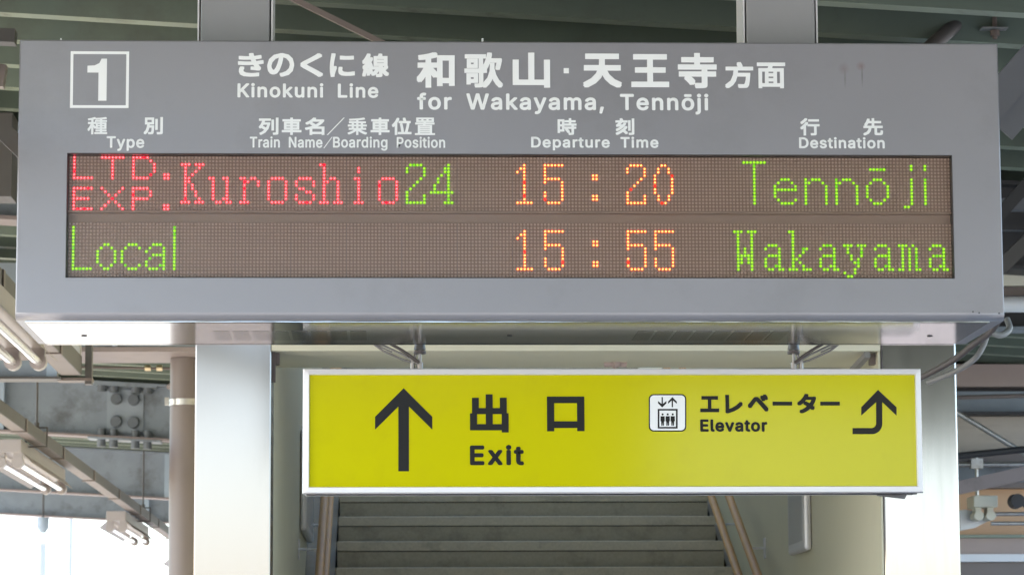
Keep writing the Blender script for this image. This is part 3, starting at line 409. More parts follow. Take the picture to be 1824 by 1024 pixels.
for x0 in (1.78,):  # bars of the added, unseen stair window
    for k in range(6):
        ym = 14.2+k*1.62
        if k: mb = MB(); mb.box(x0, x0+.06, ym-.03, ym+.03, 4.602, 6.398); part('added_mullion', mb, 'aluminium', enc)
st = thing('staircase', (.68, 10.6, 0), 'grey stone stairs climbing between the cream walls under the yellow sign', 'stairs')
def step(i, x0, x1, y0, y1, z0, z1):
    mb = MB(); mb.box(x0, x1, y0+.002, y1+.02, z0-.10, z1-.050); o = part('step', mb, 'stair_stone', st)
    mb = MB(); mb.bbox(x0-.002, x1+.002, y0-.004, y1+.010, z1-.046, z1, .004); part('nosing', mb, 'stair_nosing', o)
    mb = MB(); mb.box(x0+.004, x1-.004, y0+.012, y0+.03, z1-.0505, z1-.0455); part('joint', mb, 'stair_dark', o)
Y, Z = 10.62, 0.
for i in range(12):
    step(i, -.245, 1.62, Y, Y+.37, Z, Z+.1775); Y += .375; Z += .1775
RUN, RISE = .378, .1400
Ys, Zs = Y, Z
for i in range(17):
    x1 = 1.62 if Z+RISE < 2.56 else 1.472
    step(i, -.245, x1, Y, Y+RUN-.005, Z, Z+RISE); Y += RUN; Z += RISE
mb = MB(); mb.hull([(10.62, .01), (Ys, Zs+.02), (Y, Z+.02), (Y, Z-.5), (10.62, .003)], 'x', 1.632, 1.673); part('stringer', mb, 'stringer', st)
mb = MB(); mb.hull([(10.62, .01), (Ys, Zs+.02), (Y, Z+.02), (Y, Z-.5), (10.62, .003)], 'x', -.396, -.255); part('stringer', mb, 'stringer', st)
mb = MB(); mb.hull([(16.28, 2.42), (16.28, 2.56), (Y, Z+.16), (Y, Z-.2)], 'x', 1.485, 1.628); part('wedge_kerb', mb, 'header_cream', st)
mb = MB(); mb.box(-.396, 1.68, Y, 22.59, Z-.2, Z); part('landing', mb, 'stair_stone', st)
def line_z(y): return 2.38+.37*(y-16)
for side, x, wx in (('left', -.282, -.398), ('right', 1.565, 1.674)):
    for k, off in enumerate((.42, .63)):
        xx = x+(.0 if k == 0 else (-.012 if side == 'left' else .012))
        t = thing('handrail', (xx, 12.2, 0), f'{"upper" if k else "lower"} brown tube handrail on the {side} stair wall', 'handrail', 'handrails on the stair walls')
        mb = MB(); mb.tube([(xx, 12.4, line_z(12.4)+off), (xx, 21.0, line_z(21.0)+off)], .0185, 14); part('rail_tube', mb, 'handrail', t)
        for yb in (12.9, 13.9, 14.9, 15.9, 17.2, 18.6, 20):
            z = line_z(yb)+off; s = 1 if wx > xx else -1
            mb = MB(); mb.tube([(xx, yb, z-.018), (xx, yb, z-.055), (wx-s*.006, yb, z-.055)], .006, 8); mb.box(wx-s*.006, wx-s*.001, yb-.025, yb+.025, z-.10, z-.01); part('bracket', mb, 'aluminium', t)
# notice frames on the stair walls
for side, x, s, ya, yb, z0, z1 in (('left', -.397, 1, 14.1, 15.3, 2.27, 2.73), ('right', 1.673, -1, 12.35, 12.85, 2.10, 2.62)):
    t = thing('notice_frame', (x, (ya+yb)/2, z0), f'narrow silver notice frame on the {side} stair wall, half behind the yellow sign', 'notice frame')
    X0, X1 = (x+.001*s, x+.032*s)
    mb = MB(); mb.bbox(X0, X1, ya, yb, z0, z1, .012); part('frame', mb, 'aluminium', t)
    mb = MB(); mb.box(x+.0325*s, x+.034*s, ya+.04, yb-.04, z0+.04, z1-.04); part('panel', mb, 'box_grey', t)

# ------------------------------------------------------------------ lamps hung in two rows under the left roof
def lamp(x, y0, label):
    t = thing('fluorescent_lamp', (x, y0, 2.80), label, 'ceiling lamp', 'twin-tube lamps hung in rows under the roof')
    L_ = 2.42
    mb = MB(); mb.bbox(x-.085, x+.065, y0, y0+L_, 2.895, 2.972, .004); part('lamp_body', mb, 'lamp_white', t)
    mb = MB()
    for s, xa, xb in ((-1, x-.085, x-.150), (1, x+.065, x+.115)):
        mb.hull([(xa, 2.897), (xb, 2.845), (xb, 2.848), (xa, 2.901)], 'y', y0+.10, y0+L_-.02)
    part('reflector', mb, 'lamp_white', t)
    for dx in (-.055, .045):
        mb = MB(); mb.tube([(x+dx, y0+.05, 2.842), (x+dx, y0+L_-.05, 2.842)], .0185, 16); part('tube', mb, 'tube_glass', t)
        for yy in (y0+.0, y0+L_-.055):
            mb = MB(); mb.tube([(x+dx, yy, 2.842), (x+dx, yy+.055, 2.842)], .033, 18); mb.box(x+dx-.026, x+dx+.026, yy+.004, yy+.05, 2.85, 2.896); part('socket', mb, 'lamp_white', t)
    return t
l1 = lamp(-2.13, 17.7, 'twin-tube lamp left of the round post, larger of the far row')
copy_thing(l1, (-2.13, 24.75, 2.80), 'smaller far twin-tube lamp in front of the white sky')
copy_thing(l1, (-2.13, 31.8, 2.80), 'farthest twin-tube lamp of the far row, above the white sky')
copy_thing(l1, (-1.42, 9.92, 2.80), 'twin-tube lamp just left of the departure board lower corner, dusty sockets')
def channel(x0, x1, ya, yb, z0, z1, label):
    t = thing('lamp_channel', (x0, ya, z0), label, 'channel rail', 'steel channels the lamps hang from')
    mb = MB(); mb.box(x1-.004, x1, ya, yb, z0+.0005, z1); part('side_web', mb, 'rail_grey', t)
    mb = MB(); mb.box(x0, x1-.0045, ya, yb, z0, z0+.004); part('bottom_lip', mb, 'tan_paint', t)
    mb = MB(); mb.box(x0-.004, x0-.0005, ya, yb, z0+.0005, z1); part('side_web', mb, 'rail_grey', t)
    yy = ya+1.2
    while yy < yb:
        mb = MB(); mb.box(x0-.012, x1+.006, yy, yy+.06, z0-.006, z0-.001); mb.box(x1+.001, x1+.006, yy, yy+.06, z0-.001, z1); part('joint_clip', mb, 'tan_paint', t); yy += 2.0
    return t
channel(-2.055, -1.985, 6, 37, 2.975, 3.045, 'long brown channel running back above the far lamp row')
channel(-1.475, -1.385, 6, 14.15, 2.975, 3.060, 'channel above the near lamp, ending left of the board')
t = thing('cross_support', (-3.4, 14.2, 2.98), 'blue-grey cross bar under the roof at the end of the near lamp channel', 'support bar')
mb = MB(); mb.box(-5.4, -1.50, 14.18, 14.26, 2.97, 3.045); part('bar', mb, 'beam_blue', t)
mb = MB(); mb.box(-1.545, -1.498, 14.165, 14.178, 2.97, 3.05); part('end_plate', mb, 'beam_light', t)
mb = MB(); mb.box(-5.4, -1.48, 14.14, 14.3, 2.958, 2.968); part('bottom_plate', mb, 'rail_grey', t)
def hanger(x, y, z, zt, w_, label):
    t = thing('lamp_hanger', (x, y, z), label, 'hanger rod', 'hanger rods holding the lamp channels')
    mb = MB(); mb.tube([(x, y, z+.11), (x, y, zt)], .007, 8); part('rod', mb, 'rail_grey', t)
    mb = MB(); mb.tube([(x-w_, y, z+.09), (x-w_, y, z-.02), (x+w_, y, z-.02), (x+w_, y, z+.09), (x-w_, y, z+.09)], .007, 8); mb.tube([(x, y, z+.085), (x, y, z+.12)], .016, 6); part('u_clamp', mb, 'rail_grey', t)
    return t
hanger(-2.02, 18.05, 2.975, 3.469, .06, 'thin hanger rod with a U clamp in front of the bolted girder')
hanger(-2.02, 25.93, 2.975, 3.535, .06, 'thin hanger rod with a U clamp nearer the round post')
hanger(-2.02, 33.73, 2.975, 3.50, .06, 'small far hanger rod low against the farther girder')
t = thing('channel_bracket', (-1.34, 14.3, 2.95), 'rectangular steel bracket closing the near lamp channel', 'bracket')
mb = MB()
mb.box(-1.375, -1.345, 14.2, 14.26, 2.94, zr(-1.3)); part('strap', mb, 'rail_grey', t)
mb = MB(); mb.box(-1.50, -1.342, 14.19, 14.30, 2.955, 2.968); part('foot_plate', mb, 'tan_paint', t)
mb = MB(); mb.box(-1.52, -1.40, 14.20, 14.28, 3.07, 3.16); mb.bar((-1.50, 14.2, 3.16), (-1.42, 14.26, 3.30), .03, .03); part('clamp', mb, 'zinc', t)
# small spot hardware between girder and post
t = thing('pipe_clamp', (-1.30, 22.6, 3.9), 'small dark clamp under the ribs beside the round post', 'clamp')
mb = MB(); mb.tube([(-1.55, 22.9, 3.80), (-1.46, 22.7, 3.90), (-1.34, 22.6, 3.93)], .035, 10); part('jaw', mb, 'dark_steel', t)
mb = MB(); mb.tube([(-1.60, 22.8, 3.76), (-1.50, 22.6, 3.80), (-1.40, 22.5, 3.86)], .02, 8); mb.tube([(-1.36, 22.6, 3.97), (-1.36, 22.6, 4.03)], .03, 8); part('bolt', mb, 'tan_paint', t)
t = thing('thin_conduit', (-1.8, 18.9, 3.62), 'thin pale conduit with brass fittings beside the top of the round post', 'conduit')
mb = MB(); mb.tube([(-2.6, 18.9, 3.515), (-1.10, 18.9, 3.49)], .008, 8); part('tube', mb, 'tan_paint', t)
for x in (-1.47, -1.40):
    mb = MB(); mb.tube([(x, 18.9, 3.497), (x+.035, 18.9, 3.497)], .018, 8); part('fitting', mb, 'brass', t)
# faint distant catenary pole and speaker in the white sky
t = thing('track_pole', (-5.6, 52, -1), 'faint pale pole standing out in the white sky', 'pole')
mb = MB(); mb.tube([(-5.75, 52, -1.16), (-5.75, 52, 4.0)], .12, 16); part('shaft', mb, 'far_white', t)
mb = MB(); mb.box(-5.9, -5.6, 51.9, 52.1, 4.0, 4.1); part('cap', mb, 'far_white', t)
t = thing('hanging_speaker', (-4.05, 37, 3.5), 'small grey loudspeaker hanging from the roof end', 'loudspeaker')
mb = MB(); mb.tube([(-4.05, 37, 3.58), (-4.05, 37, 4.2)], .012, 8); part('stem', mb, 'rail_grey', t)
mb = MB(); mb.tube([(-4.05, 37, 3.60), (-4.05, 37, 3.48), (-4.05, 37, 3.42)], [.07, .07, .03], 14); part('horn', mb, 'beam_light', t)

t = thing('catenary_mast', (-7.9, 78, -1), 'thin distant overhead-line mast with a cross arm in the white sky', 'mast')
mb = MB(); mb.tube([(-7.9, 78, -1.16), (-7.9, 78, 6.4)], .10, 12); part('shaft', mb, 'far_white', t)
mb = MB(); mb.bar((-9.4, 78, 5.9), (-6.6, 78, 5.9), .10, .10); part('cross_arm', mb, 'far_white', t)
# ------------------------------------------------------------------ right: wall of the station house and pipes behind the right column
h = thing('station_house', (4.6, 21, 0), 'station house front behind the right column with beige board and peach panel', 'building')
HX0, HX1 = 2.05, 5.5
def slab(name, z0, z1, y0, m, y1=21.6):
    mb = MB(); mb.box(HX0, HX1, y0, y1, z0, z1); part(name, mb, m, h)
slab('soffit_beam', 3.582, 3.733, 20.95, 'mauve'); slab('shadow_gap', 3.556, 3.580, 21.05, 'dark_steel')
slab('upper_girder', 3.412, 3.554, 21.0, 'beam_blue'); slab('girder_lip', 3.388, 3.410, 20.92, 'dark_steel')
slab('beige_board', 3.132, 3.386, 21.04, 'board_beige'); slab('brown_beam', 3.062, 3.130, 20.93, 'brown_pipe')
slab('lower_girder', 2.94, 3.058, 21.05, 'beam_blue'); slab('brown_rail', 2.898, 2.938, 20.97, 'brown_pipe')
slab('peach_panel', 2.588, 2.896, 21.06, 'peach'); slab('olive_edge', 2.566, 2.586, 21.0, 'flange_green')
slab('grey_band', 2.458, 2.564, 21.03, 'mauve'); slab('pale_strip', 2.405, 2.456, 21.0, 'white_pipe')
slab('lower_wall', .002, 2.403, 21.05, 'brown_pipe')
mb = MB(); mb.box(HX0, HX1, 21.605, 30, .002, 3.7); part('side_block', mb, 'board_beige', h)
t = thing('water_pipe', (4.4, 20.8, 3.04), 'thin horizontal pipe with clamp and drop on the station house', 'pipe')
mb = MB(); mb.tube([(2.1, 20.86, 3.048), (5.4, 20.86, 3.048)], .016, 10); part('run', mb, 'zinc', t)
mb = MB(); mb.tube([(3.94, 20.85, 3.10), (3.94, 20.85, 2.80)], .012, 8); mb.box(3.90, 3.98, 20.82, 20.9, 3.02, 3.085); part('drop', mb, 'zinc', t)
for i, (p, q, r_, m, lab) in enumerate((((2.6, 20.3, 3.42), (5.3, 20.3, 3.485), .014, 'brown_pipe', 'rusty thin rod curving across the upper girder'),
        ((3.6, 20.2, 3.40), (4.28, 20.2, 2.98), .018, 'zinc', 'thin grey diagonal brace in front of the beige board'),
        ((3.4, 20.1, 3.02), (5.2, 20.1, 3.20), .022, 'dark_steel', 'dark thin diagonal rod crossing the grey brace'))):
    mb = MB(); mb.tube([p, q], r_, 8); tag(part('brace_rod', mb, m), lab, 'rod')
mb = MB(); mb.bar((3.5, 19.9, 2.80), (4.9, 19.9, 3.10), .10, .085); tag(part('diagonal_brace', mb, 'beam_brown'), 'thick brown diagonal brace above the peach panel', 'brace')
t = thing('wall_lamp', (3.95, 20.6, 2.67), 'cream junction lamp with two sockets in front of the peach panel', 'wall lamp')
mb = MB(); mb.bbox(3.86, 4.02, 20.55, 20.8, 2.745, 2.822, .006); part('housing', mb, 'cream_trunk', t)
for x in (3.895, 3.975):
    mb = MB(); mb.tube([(x, 20.56, 2.69), (x, 20.72, 2.69)], .032, 14); mb.box(x-.02, x+.02, 20.58, 20.7, 2.70, 2.744); part('socket', mb, 'cream_trunk', t)
mb = MB(); mb.hull([(3.80, 2.735), (3.84, 2.74), (4.06, 2.70), (3.90, 2.62), (3.80, 2.60)], 'y', 20.74, 20.79); part('cover', mb, 'box_grey', t)
for z in (2.708, 2.645):
    mb = MB(); mb.tube([(4.0, 20.7, z), (5.4, 20.7, z+.003)], .013, 8); part('tube', mb, 'zinc', t)
t = thing('vent_horn', (4.12, 20.5, 2.77), 'black horn with bent neck on the peach panel', 'horn')
mb = MB(); mb.tube([(4.115, 20.35, 2.775), (4.115, 20.46, 2.775)], [.046, .050], 20); part('mouth', mb, 'dark_steel', t)
mb = MB(); mb.tube([(4.12, 20.46, 2.78), (4.19, 20.5, 2.765), (4.25, 20.5, 2.71), (4.34, 20.5, 2.685), (4.8, 20.5, 2.69)], .024, 12); part('neck', mb, 'dark_steel', t)
for z, h_, m_, lab in ((3.475, .018, 'dark_steel', 'dark flat cross bar at the right edge of the board, above the cream duct'), (3.56, .05, 'brace_grey', 'grey cross bar at the right edge of the board, uppermost of the two')):
    mb = MB(); mb.box(2.05, 5.1, 13.0, 13.06, z, z+h_); tag(part('cross_bar', mb, m_), lab, 'bar')
t = thing('cream_cable_duct', (4, 14, 3.37), 'cream cable trunk beyond the right edge of the board', 'cable trunk')
mb = MB(); mb.box(2.05, 5.15, 14.0, 14.1, 3.367, 3.440); part('trunk', mb, 'cream_trunk', t)
mb = MB(); mb.box(2.05, 5.15, 14.03, 14.08, 3.325, 3.365); part('bracket_rail', mb, 'tan_paint', t)
t = thing('white_pipe', (4, 14, 3.28), 'white round pipe under the cream cable trunk', 'pipe')
mb = MB(); mb.tube([(2.05, 14.02, 3.283), (5.15, 14.02, 3.283)], .036, 20); part('run', mb, 'white_pipe', t)
# pipes, rods and braces above the right corner of the board
t = thing('roof_drain_pipe', (2.1, 11, 3.9), 'grey jointed drain pipe slanting above the right corner of the board', 'pipe')
mb = MB(); mb.tube([(1.86, 10.9, 3.76), (2.075, 11, 3.955)], .027, 16); mb.tube([(2.06, 10.98, 3.942), (2.09, 11.0, 3.968)], .034, 16); mb.tube([(2.075, 11, 3.955), (2.20, 11.0, 4.0)], .03, 16); part('tube', mb, 'rail_grey', t)
t = thing('threaded_rod', (2.17, 11, 3.9), 'thin rod with a nut and plate above the right corner of the board', 'rod')
mb = MB(); mb.tube([(2.172, 10.95, 3.86), (2.172, 10.95, 4.05)], .0085, 10); part('rod', mb, 'tan_paint', t)
mb = MB(); mb.box(2.12, 2.215, 10.92, 10.98, 3.895, 3.900); part('washer_plate', mb, 'cable_grey', t)
mb = MB(); mb.tube([(2.172, 10.95, 3.872), (2.172, 10.95, 3.893)], .018, 6); part('nut', mb, 'tan_paint', t)
mb = MB(); mb.bar((1.80, 11.1, 3.83), (2.32, 11.1, 3.99), .03, .03); tag(part('slanting_bar', mb, 'dark_steel'), 'dark slanting bar above the right corner of the board', 'brace')
t = thing('roof_brace_channel', (1.98, 9.6, 3.5), 'grey channel sloping down behind the right edge of the board', 'brace')
mb = MB(); mb.bar((2.42, 9.9, 3.95), (1.90, 9.9, 3.37), .11, .10); part('web', mb, 'brace_grey', t)
mb = MB(); mb.bar((2.48, 9.86, 3.93), (1.955, 9.86, 3.345), .012, .13); part('lip', mb, 'brace_grey', t)
for p, q, wdt, m, lab in (((2.75, 12.6, 3.75), (2.2, 12.6, 3.15), .05, 'dark_steel', 'dark thin brace beyond the right edge, upper of the parallel pair'),
                     ((2.9, 13.0, 3.62), (2.3, 13.0, 3.05), .06, 'rail_grey', 'grey thin brace beyond the right edge, lower of the parallel pair')):
    mb = MB(); mb.bar(p, q, wdt, wdt); tag(part('thin_brace', mb, m), lab, 'brace')
# upper-left braces
mb = MB(); mb.bar((-1.75, 12.4, 3.98), (-1.20, 12.4, 3.45), .05, .07); tag(part('diagonal_brace', mb, 'rail_grey'), 'grey diagonal brace left of the departure board', 'brace')
mb = MB(); mb.bar((-1.95, 11.2, 3.93), (-1.35, 11.2, 3.905), .08, .05); tag(part('roof_bracket', mb, 'rail_grey'), 'pale stub bracket under the roof at the upper left', 'bracket')
mb = MB(); mb.bar((-1.95, 11.0, 3.80), (-1.36, 11.0, 3.72), .06, .08); mb.tube([(-1.46, 10.95, 3.80), (-1.40, 10.95, 3.74)], .03, 8); tag(part('brown_strut', mb, 'brown_pipe'), 'dark brown strut with clamp by the upper left corner of the board', 'strut')
mb = MB(); mb.box(-2.6, -1.60, 13.2, 13.4, 3.64, 4.0); tag(part('web_plate', mb, 'rail_grey'), 'grey-brown steel plate left of the board below the roof', 'steel plate')
mb = MB(); mb.bar((.0, 12.5, 0), (.0, 12.5, .01), .01, .01)
mb = MB(); mb.bar((-.36, 10.2, 3.85), (.14, 10.2, 3.60), .02, .018); tag(part('roof_brace', mb, 'brown_pipe'), 'thin dark brace running down behind the left hanger of the board', 'brace')

# ------------------------------------------------------------------ departure board
BX0, BX1, BZ0, BZ1, BY0, BY1 = -.9543, 1.5938, 2.4975, 3.2267, 8.0, 8.556
WX0, WX1, WZ0, WZ1 = -.828, 1.467, 2.6062, 2.9305
bd = thing('departure_board', ((BX0+BX1)/2, 8.28, BZ0), 'grey departure board for platform 1 with red, green and orange LED lines', 'departure board')
bm = bmesh.new()
xs = [BX0, WX0, WX1, BX1]; zs = [BZ0, WZ0, WZ1, BZ1]
grid = [[bm.verts.new((x, BY0, z)) for x in xs] for z in zs]
for j in range(3):
    for i in range(3):
        if i == 1 and j == 1: continue
        bm.faces.new((grid[j][i], grid[j][i+1], grid[j+1][i+1], grid[j+1][i]))
bk = [bm.verts.new(p) for p in ((BX0, BY1, BZ0), (BX1, BY1, BZ0), (BX1, BY1, BZ1), (BX0, BY1, BZ1))]
bm.faces.new(bk[::-1])
bm.faces.new(grid[0][::-1]+[bk[0], bk[1]]); bm.faces.new(grid[3]+[bk[2], bk[3]])
bm.faces.new([grid[j][0] for j in range(4)]+[bk[3], bk[0]]); bm.faces.new([grid[j][3] for j in range(3, -1, -1)]+[bk[1], bk[2]])
inn = [grid[1][1], grid[1][2], grid[2][2], grid[2][1]]; ib = [bm.verts.new((v.co.x, BY0+.045, v.co.z)) for v in inn]
for k in range(4): bm.faces.new((inn[k], inn[(k+1) % 4], ib[(k+1) % 4], ib[k]))
bm.faces.new(ib)
bmesh.ops.recalc_face_normals(bm, faces=bm.faces)
def on(e, z=None, x=None):
    a, b = e.verts; return all(abs(v.co.y-BY0) < 1e-6 for v in (a, b)) and (all(abs(v.co.z-z) < 1e-6 for v in (a, b)) if z is not None else all(abs(v.co.x-x) < 1e-6 for v in (a, b)))
bot = [e for e in bm.edges if on(e, z=BZ0)]
bmesh.ops.bevel(bm, geom=bot, offset=.020, segments=6, affect='EDGES', profile=.5)
oth = [e for e in bm.edges if on(e, z=BZ1) or ((on(e, x=BX0) or on(e, x=BX1)))]
bmesh.ops.bevel(bm, geom=oth, offset=.004, segments=3, affect='EDGES', profile=.5)
me = bpy.data.meshes.new('casing'); bm.to_mesh(me); bm.free(); me.materials.append(MATS['casing'])
for p in me.polygons: p.use_smooth = p.area < .06 and abs(p.normal.y) < .999 and abs(p.normal.y) > .02
o = link('casing', me, bd); o.location = -bd.location
# dark gasket round the window
mb = MB(); e = .0018
mb.box(WX0, WX1, BY0+.001, BY0+.044, WZ1-e, WZ1-.0003); mb.box(WX0, WX1, BY0+.001, BY0+.044, WZ0+.0003, WZ0+e*.6)
mb.box(WX0+.0003, WX0+e, BY0+.001, BY0+.044, WZ0+e*.6+.0003, WZ1-e-.0003); mb.box(WX1-e, WX1-.0003, BY0+.001, BY0+.044, WZ0+e*.6+.0003, WZ1-e-.0003)
part('window_gasket', mb, 'window_edge', bd)
# LED modules, 16 x 16 dots each, two rows of sixteen
PITCH = .008954; CX = -.8209
ROWS = (2.9236, 2.7502)             # height of the top dot row
dots = MB()
def dome(mb, x, y, z, r, hgt, seg=8, mi=0, core=None):
    mb.mi = mi; a = [(x+r*math.cos(2*math.pi*k/seg), y, z+r*math.sin(2*math.pi*k/seg)) for k in range(seg)]
    b = [(x+.62*r*math.cos(2*math.pi*k/seg), y-hgt*.75, z+.62*r*math.sin(2*math.pi*k/seg)) for k in range(seg)]
    mb.add(a+b, [(k, (k+1) % seg, (k+1) % seg+seg, k+seg) for k in range(seg)], True)
    if core is not None: mb.mi = core
    mb.add(b+[(x, y-hgt, z)], [(k, (k+1) % seg, seg) for k in range(seg)], True)
for r in range(16):
    for c in range(16): dome(dots, (c+.5)*PITCH, 0, -(r+.5)*PITCH, .0033, .0016, 6)
dots_me = dots.mesh('unlit_leds', 'led_off')
mb = MB(); mb.box(.00035, 16*PITCH-.00035, .0005, .008, -16*PITCH+.00035, -.00035); board_me = mb.mesh('led_module', 'led_board')
for row, zt in enumerate(ROWS):
    for k in range(16):
        x = CX-PITCH/2+k*16*PITCH
        o = link('led_module', board_me, bd, Vector((x, BY0+.03, zt+PITCH/2))-bd.location)
        d = link('unlit_leds', dots_me, o); d['kind'] = 'stuff'
mb = MB(); mb.box(WX0+e+.0005, WX1-e-.0005, BY0+.034, BY0+.0355, ROWS[0]-15.5*PITCH-.0005, ROWS[1]+PITCH/2+.0005); mb.box(WX0+e+.0005, WX1-e-.0005, BY0+.018, BY0+.0335, ROWS[0]-15.5*PITCH-.007, ROWS[0]-15.5*PITCH-.001)
part('masking_strip', mb, 'mask_strip', bd)
# what the lines show: each character as rows of dots
def pat(d):                                                       # {row: cols}
    return [(r, c) for r, cs in d.items() for c in cs]
def rr(a, b, cols): return {r: list(cols) for r in range(a, b+1)}
G_ = {
 'L7': {**rr(0, 5, [0]), 6: range(6)},
 'T7': {0: range(7), **rr(1, 6, [3])},
 'D7': {0: range(5), 1: [0, 5], 2: [0, 6], 3: [0, 6], 4: [0, 6], 5: [0, 5], 6: range(5)},
 'E7': {0: range(6), 1: [0], 2: [0], 3: range(5), 4: [0], 5: [0], 6: range(6)},
 'X7': {0: [0, 6], 1: [1, 5], 2: [2, 4], 3: [3], 4: [2, 4], 5: [1, 5], 6: [0, 6]},
 'P7': {0: range(5), 1: [0, 5], 2: [0, 5], 3: range(5), 4: [0], 5: [0], 6: [0]},
 '.7': {5: [0, 1], 6: [0, 1]},
 'K': {2: [0, 1, 2, 4, 5, 6], 3: [1, 5], 4: [1, 4], 5: [1, 3], 6: [1, 2], 7: [1, 2], 8: [1, 3], 9: [1, 3], 10: [1, 4], 11: [1, 4], 12: [1, 5], 13: [0, 1, 2, 4, 5, 6]},
 'u': {6: [0, 1, 4, 5], **rr(7, 11, [1, 5]), 12: [1, 4, 5], 13: [2, 3, 5, 6]},
 'r': {6: [1, 2, 4, 5], 7: [2, 3, 6], 8: [2, 6], **rr(9, 12, [2]), 13: [1, 2, 3]},
 'o': {6: [2, 3, 4, 5], **rr(7, 12, [1, 6]), 13: [2, 3, 4, 5]},
 's': {6: [2, 3, 4, 5], 7: [1, 6], 8: [1, 6], 9: [2, 3], 10: [4, 5], 11: [1, 6], 12: [1, 6], 13: [2, 3, 4, 5]},
 'h': {2: [0, 1], **rr(3, 5, [1]), 6: [1, 3, 4], 7: [1, 2, 5], **rr(8, 12, [1, 5]), 13: [0, 1, 2, 4, 5, 6]},
 'i': {3: [3], 4: [3], 6: [2, 3], **rr(7, 12, [3]), 13: [2, 3, 4]},
 '2': {2: [2, 3, 4, 5], 3: [1, 6], 4: [1, 6], 5: [6], 6: [5], 7: [4], 8: [3], 9: [2], 10: [1], 11: [1, 6], 12: [1, 6], 13: range(1, 7)},
 '4': {2: [5], 3: [4, 5], 4: [4, 5], 5: [3, 5], 6: [2, 5], 7: [2, 5], 8: [1, 5], 9: [1, 5], 10: range(7), 11: [5], 12: [5], 13: [4, 5, 6]},
 '1': {2: [3], 3: [2, 3], 4: [1, 3], **rr(5, 12, [3]), 13: range(1, 6)},
 '5': {2: range(1, 7), 3: [1], 4: [1], 5: [1], 6: range(1, 6), 7: [1, 6], 8: [6], 9: [6], 10: [1, 6], 11: [1, 6], 12: [1, 6], 13: [2, 3, 4, 5]},
 ':': {5: [0, 1], 6: [0, 1], 11: [0, 1], 12: [0, 1]},
 '0': {2: [3, 4], 3: [2, 5], 4: [2, 5], **rr(5, 10, [1, 6]), 11: [2, 5], 12: [2, 5], 13: [3, 4]},
 'T': {1: range(7), **rr(2, 13, [3])},
 'e': {6: [2, 3, 4], 7: [1, 5], 8: [0, 6], 9: range(7), 10: [0], 11: [0], 12: [1, 6], 13: [2, 3, 4, 5]},
 'n': {6: [0, 2, 3, 4], 7: [0, 1, 5], **rr(8, 13, [0, 6])},
 'O': {3: range(1, 6), 6: [2, 3, 4], 7: [1, 5], **rr(8, 11, [0, 6]), 12: [1, 5], 13: [2, 3, 4]},
 'j': {2: [2], 3: [2], **rr(6, 13, [2]), 14: [0, 1]},
 'I': {2: [0], 3: [0], **rr(6, 13, [0])},
 'L': {**rr(1, 12, [0]), 13: range(6)},
 'oL': {6: [2, 3], 7: [1, 4], **rr(8, 11, [0, 5]), 12: [1, 4], 13: [2, 3]},
 'cL': {6: [2, 3, 4], 7: [1, 5], **rr(8, 11, [0]), 12: [1, 5], 13: [2, 3, 4]},
 'aL': {6: [2, 3, 4], 7: [1, 5], 8: [0, 5], 9: [2, 3, 4, 5], 10: [1, 5], 11: [0, 5], 12: [0, 4, 5], 13: [1, 2, 3, 5]},
 'lL': {**rr(1, 13, [0])},
 'W': {2: [0, 1, 2, 4, 5, 6], **rr(3, 6, [1, 5]), 7: [1, 3, 5], 8: [1, 3, 5], 9: range(1, 6), 10: [1, 2, 4, 5], 11: [1, 2, 4, 5], 12: [1, 5], 13: [1, 5]},
 'a': {6: [2, 3, 4], 7: [1, 5], 8: [5], 9: [2, 3, 4, 5], 10: [1, 5], 11: [1, 5], 12: [1, 4, 5], 13: [2, 3, 5, 6]},
 'k': {2: [0, 1], **rr(3, 6, [1]), 7: [1, 4, 5], 8: [1, 4], 9: [1, 3], 10: [1, 2], 11: [1, 3], 12: [1, 4], 13: [0, 1, 2, 4, 5, 6]},
 'y': {6: [0, 1, 2, 4, 5, 6], 7: [1, 5], 8: [1, 5], 9: [2, 5], 10: [2, 4], 11: [3, 4], 12: [4], 13: [3], 14: [0, 3], 15: [1, 2]},
 'm': {6: [0, 1, 2, 4], **rr(7, 12, [1, 3, 5]), 13: [0, 1, 3, 5, 6]},
}
LINES = [(0, 'red', [('L7', 1, 0), ('T7', 9, 0), ('D7', 18, 0), ('.7', 27, 0), ('E7', 1, 9), ('X7', 9, 9), ('P7', 18, 9), ('.7', 27, 9),
                     ('K', 32, 0), ('u', 40, 0), ('r', 48, 0), ('o', 56, 0), ('s', 64, 0), ('h', 72, 0), ('i', 80, 0), ('o', 88, 0)]),
         (0, 'green', [('2', 96, 0), ('4', 104, 0), ('T', 195, 0), ('e', 204, 0), ('n', 213, 0), ('n', 222, 0), ('O', 231, 0), ('j', 242, 0), ('I', 248, 0)]),
         (0, 'orange', [('1', 128, 0), ('5', 136, 0), (':', 151, 0), ('2', 160, 0), ('0', 168, 0)]),
         (1, 'green', [('L', 1, 0), ('oL', 8, 0), ('cL', 15, 0), ('aL', 22, 0), ('lL', 30, 0), ('W', 192, 0), ('a', 200, 0), ('k', 208, 0), ('a', 216, 0), ('y', 224, 0), ('a', 232, 0), ('m', 240, 0), ('a', 248, 0)]),
         (1, 'orange', [('1', 128, 0), ('5', 136, 0), (':', 151, 0), ('5', 160, 0), ('5', 168, 0)])]
for row, colr, items in LINES:
    for gname, c0, r0 in items:
        mb = MB()
        for r, c in pat(G_[gname]):
            dim = random.random() < .04
            dome(mb, CX+(c0+c)*PITCH, BY0+.0302, ROWS[row]-(r0+r)*PITCH, .0041*random.uniform(.95, 1.04), .0026, 10, 0, 2 if dim else 1)
        part('led_character', mb, ('led_'+colr, 'led_'+colr+'_core', 'led_'+colr), bd, stuff=True)
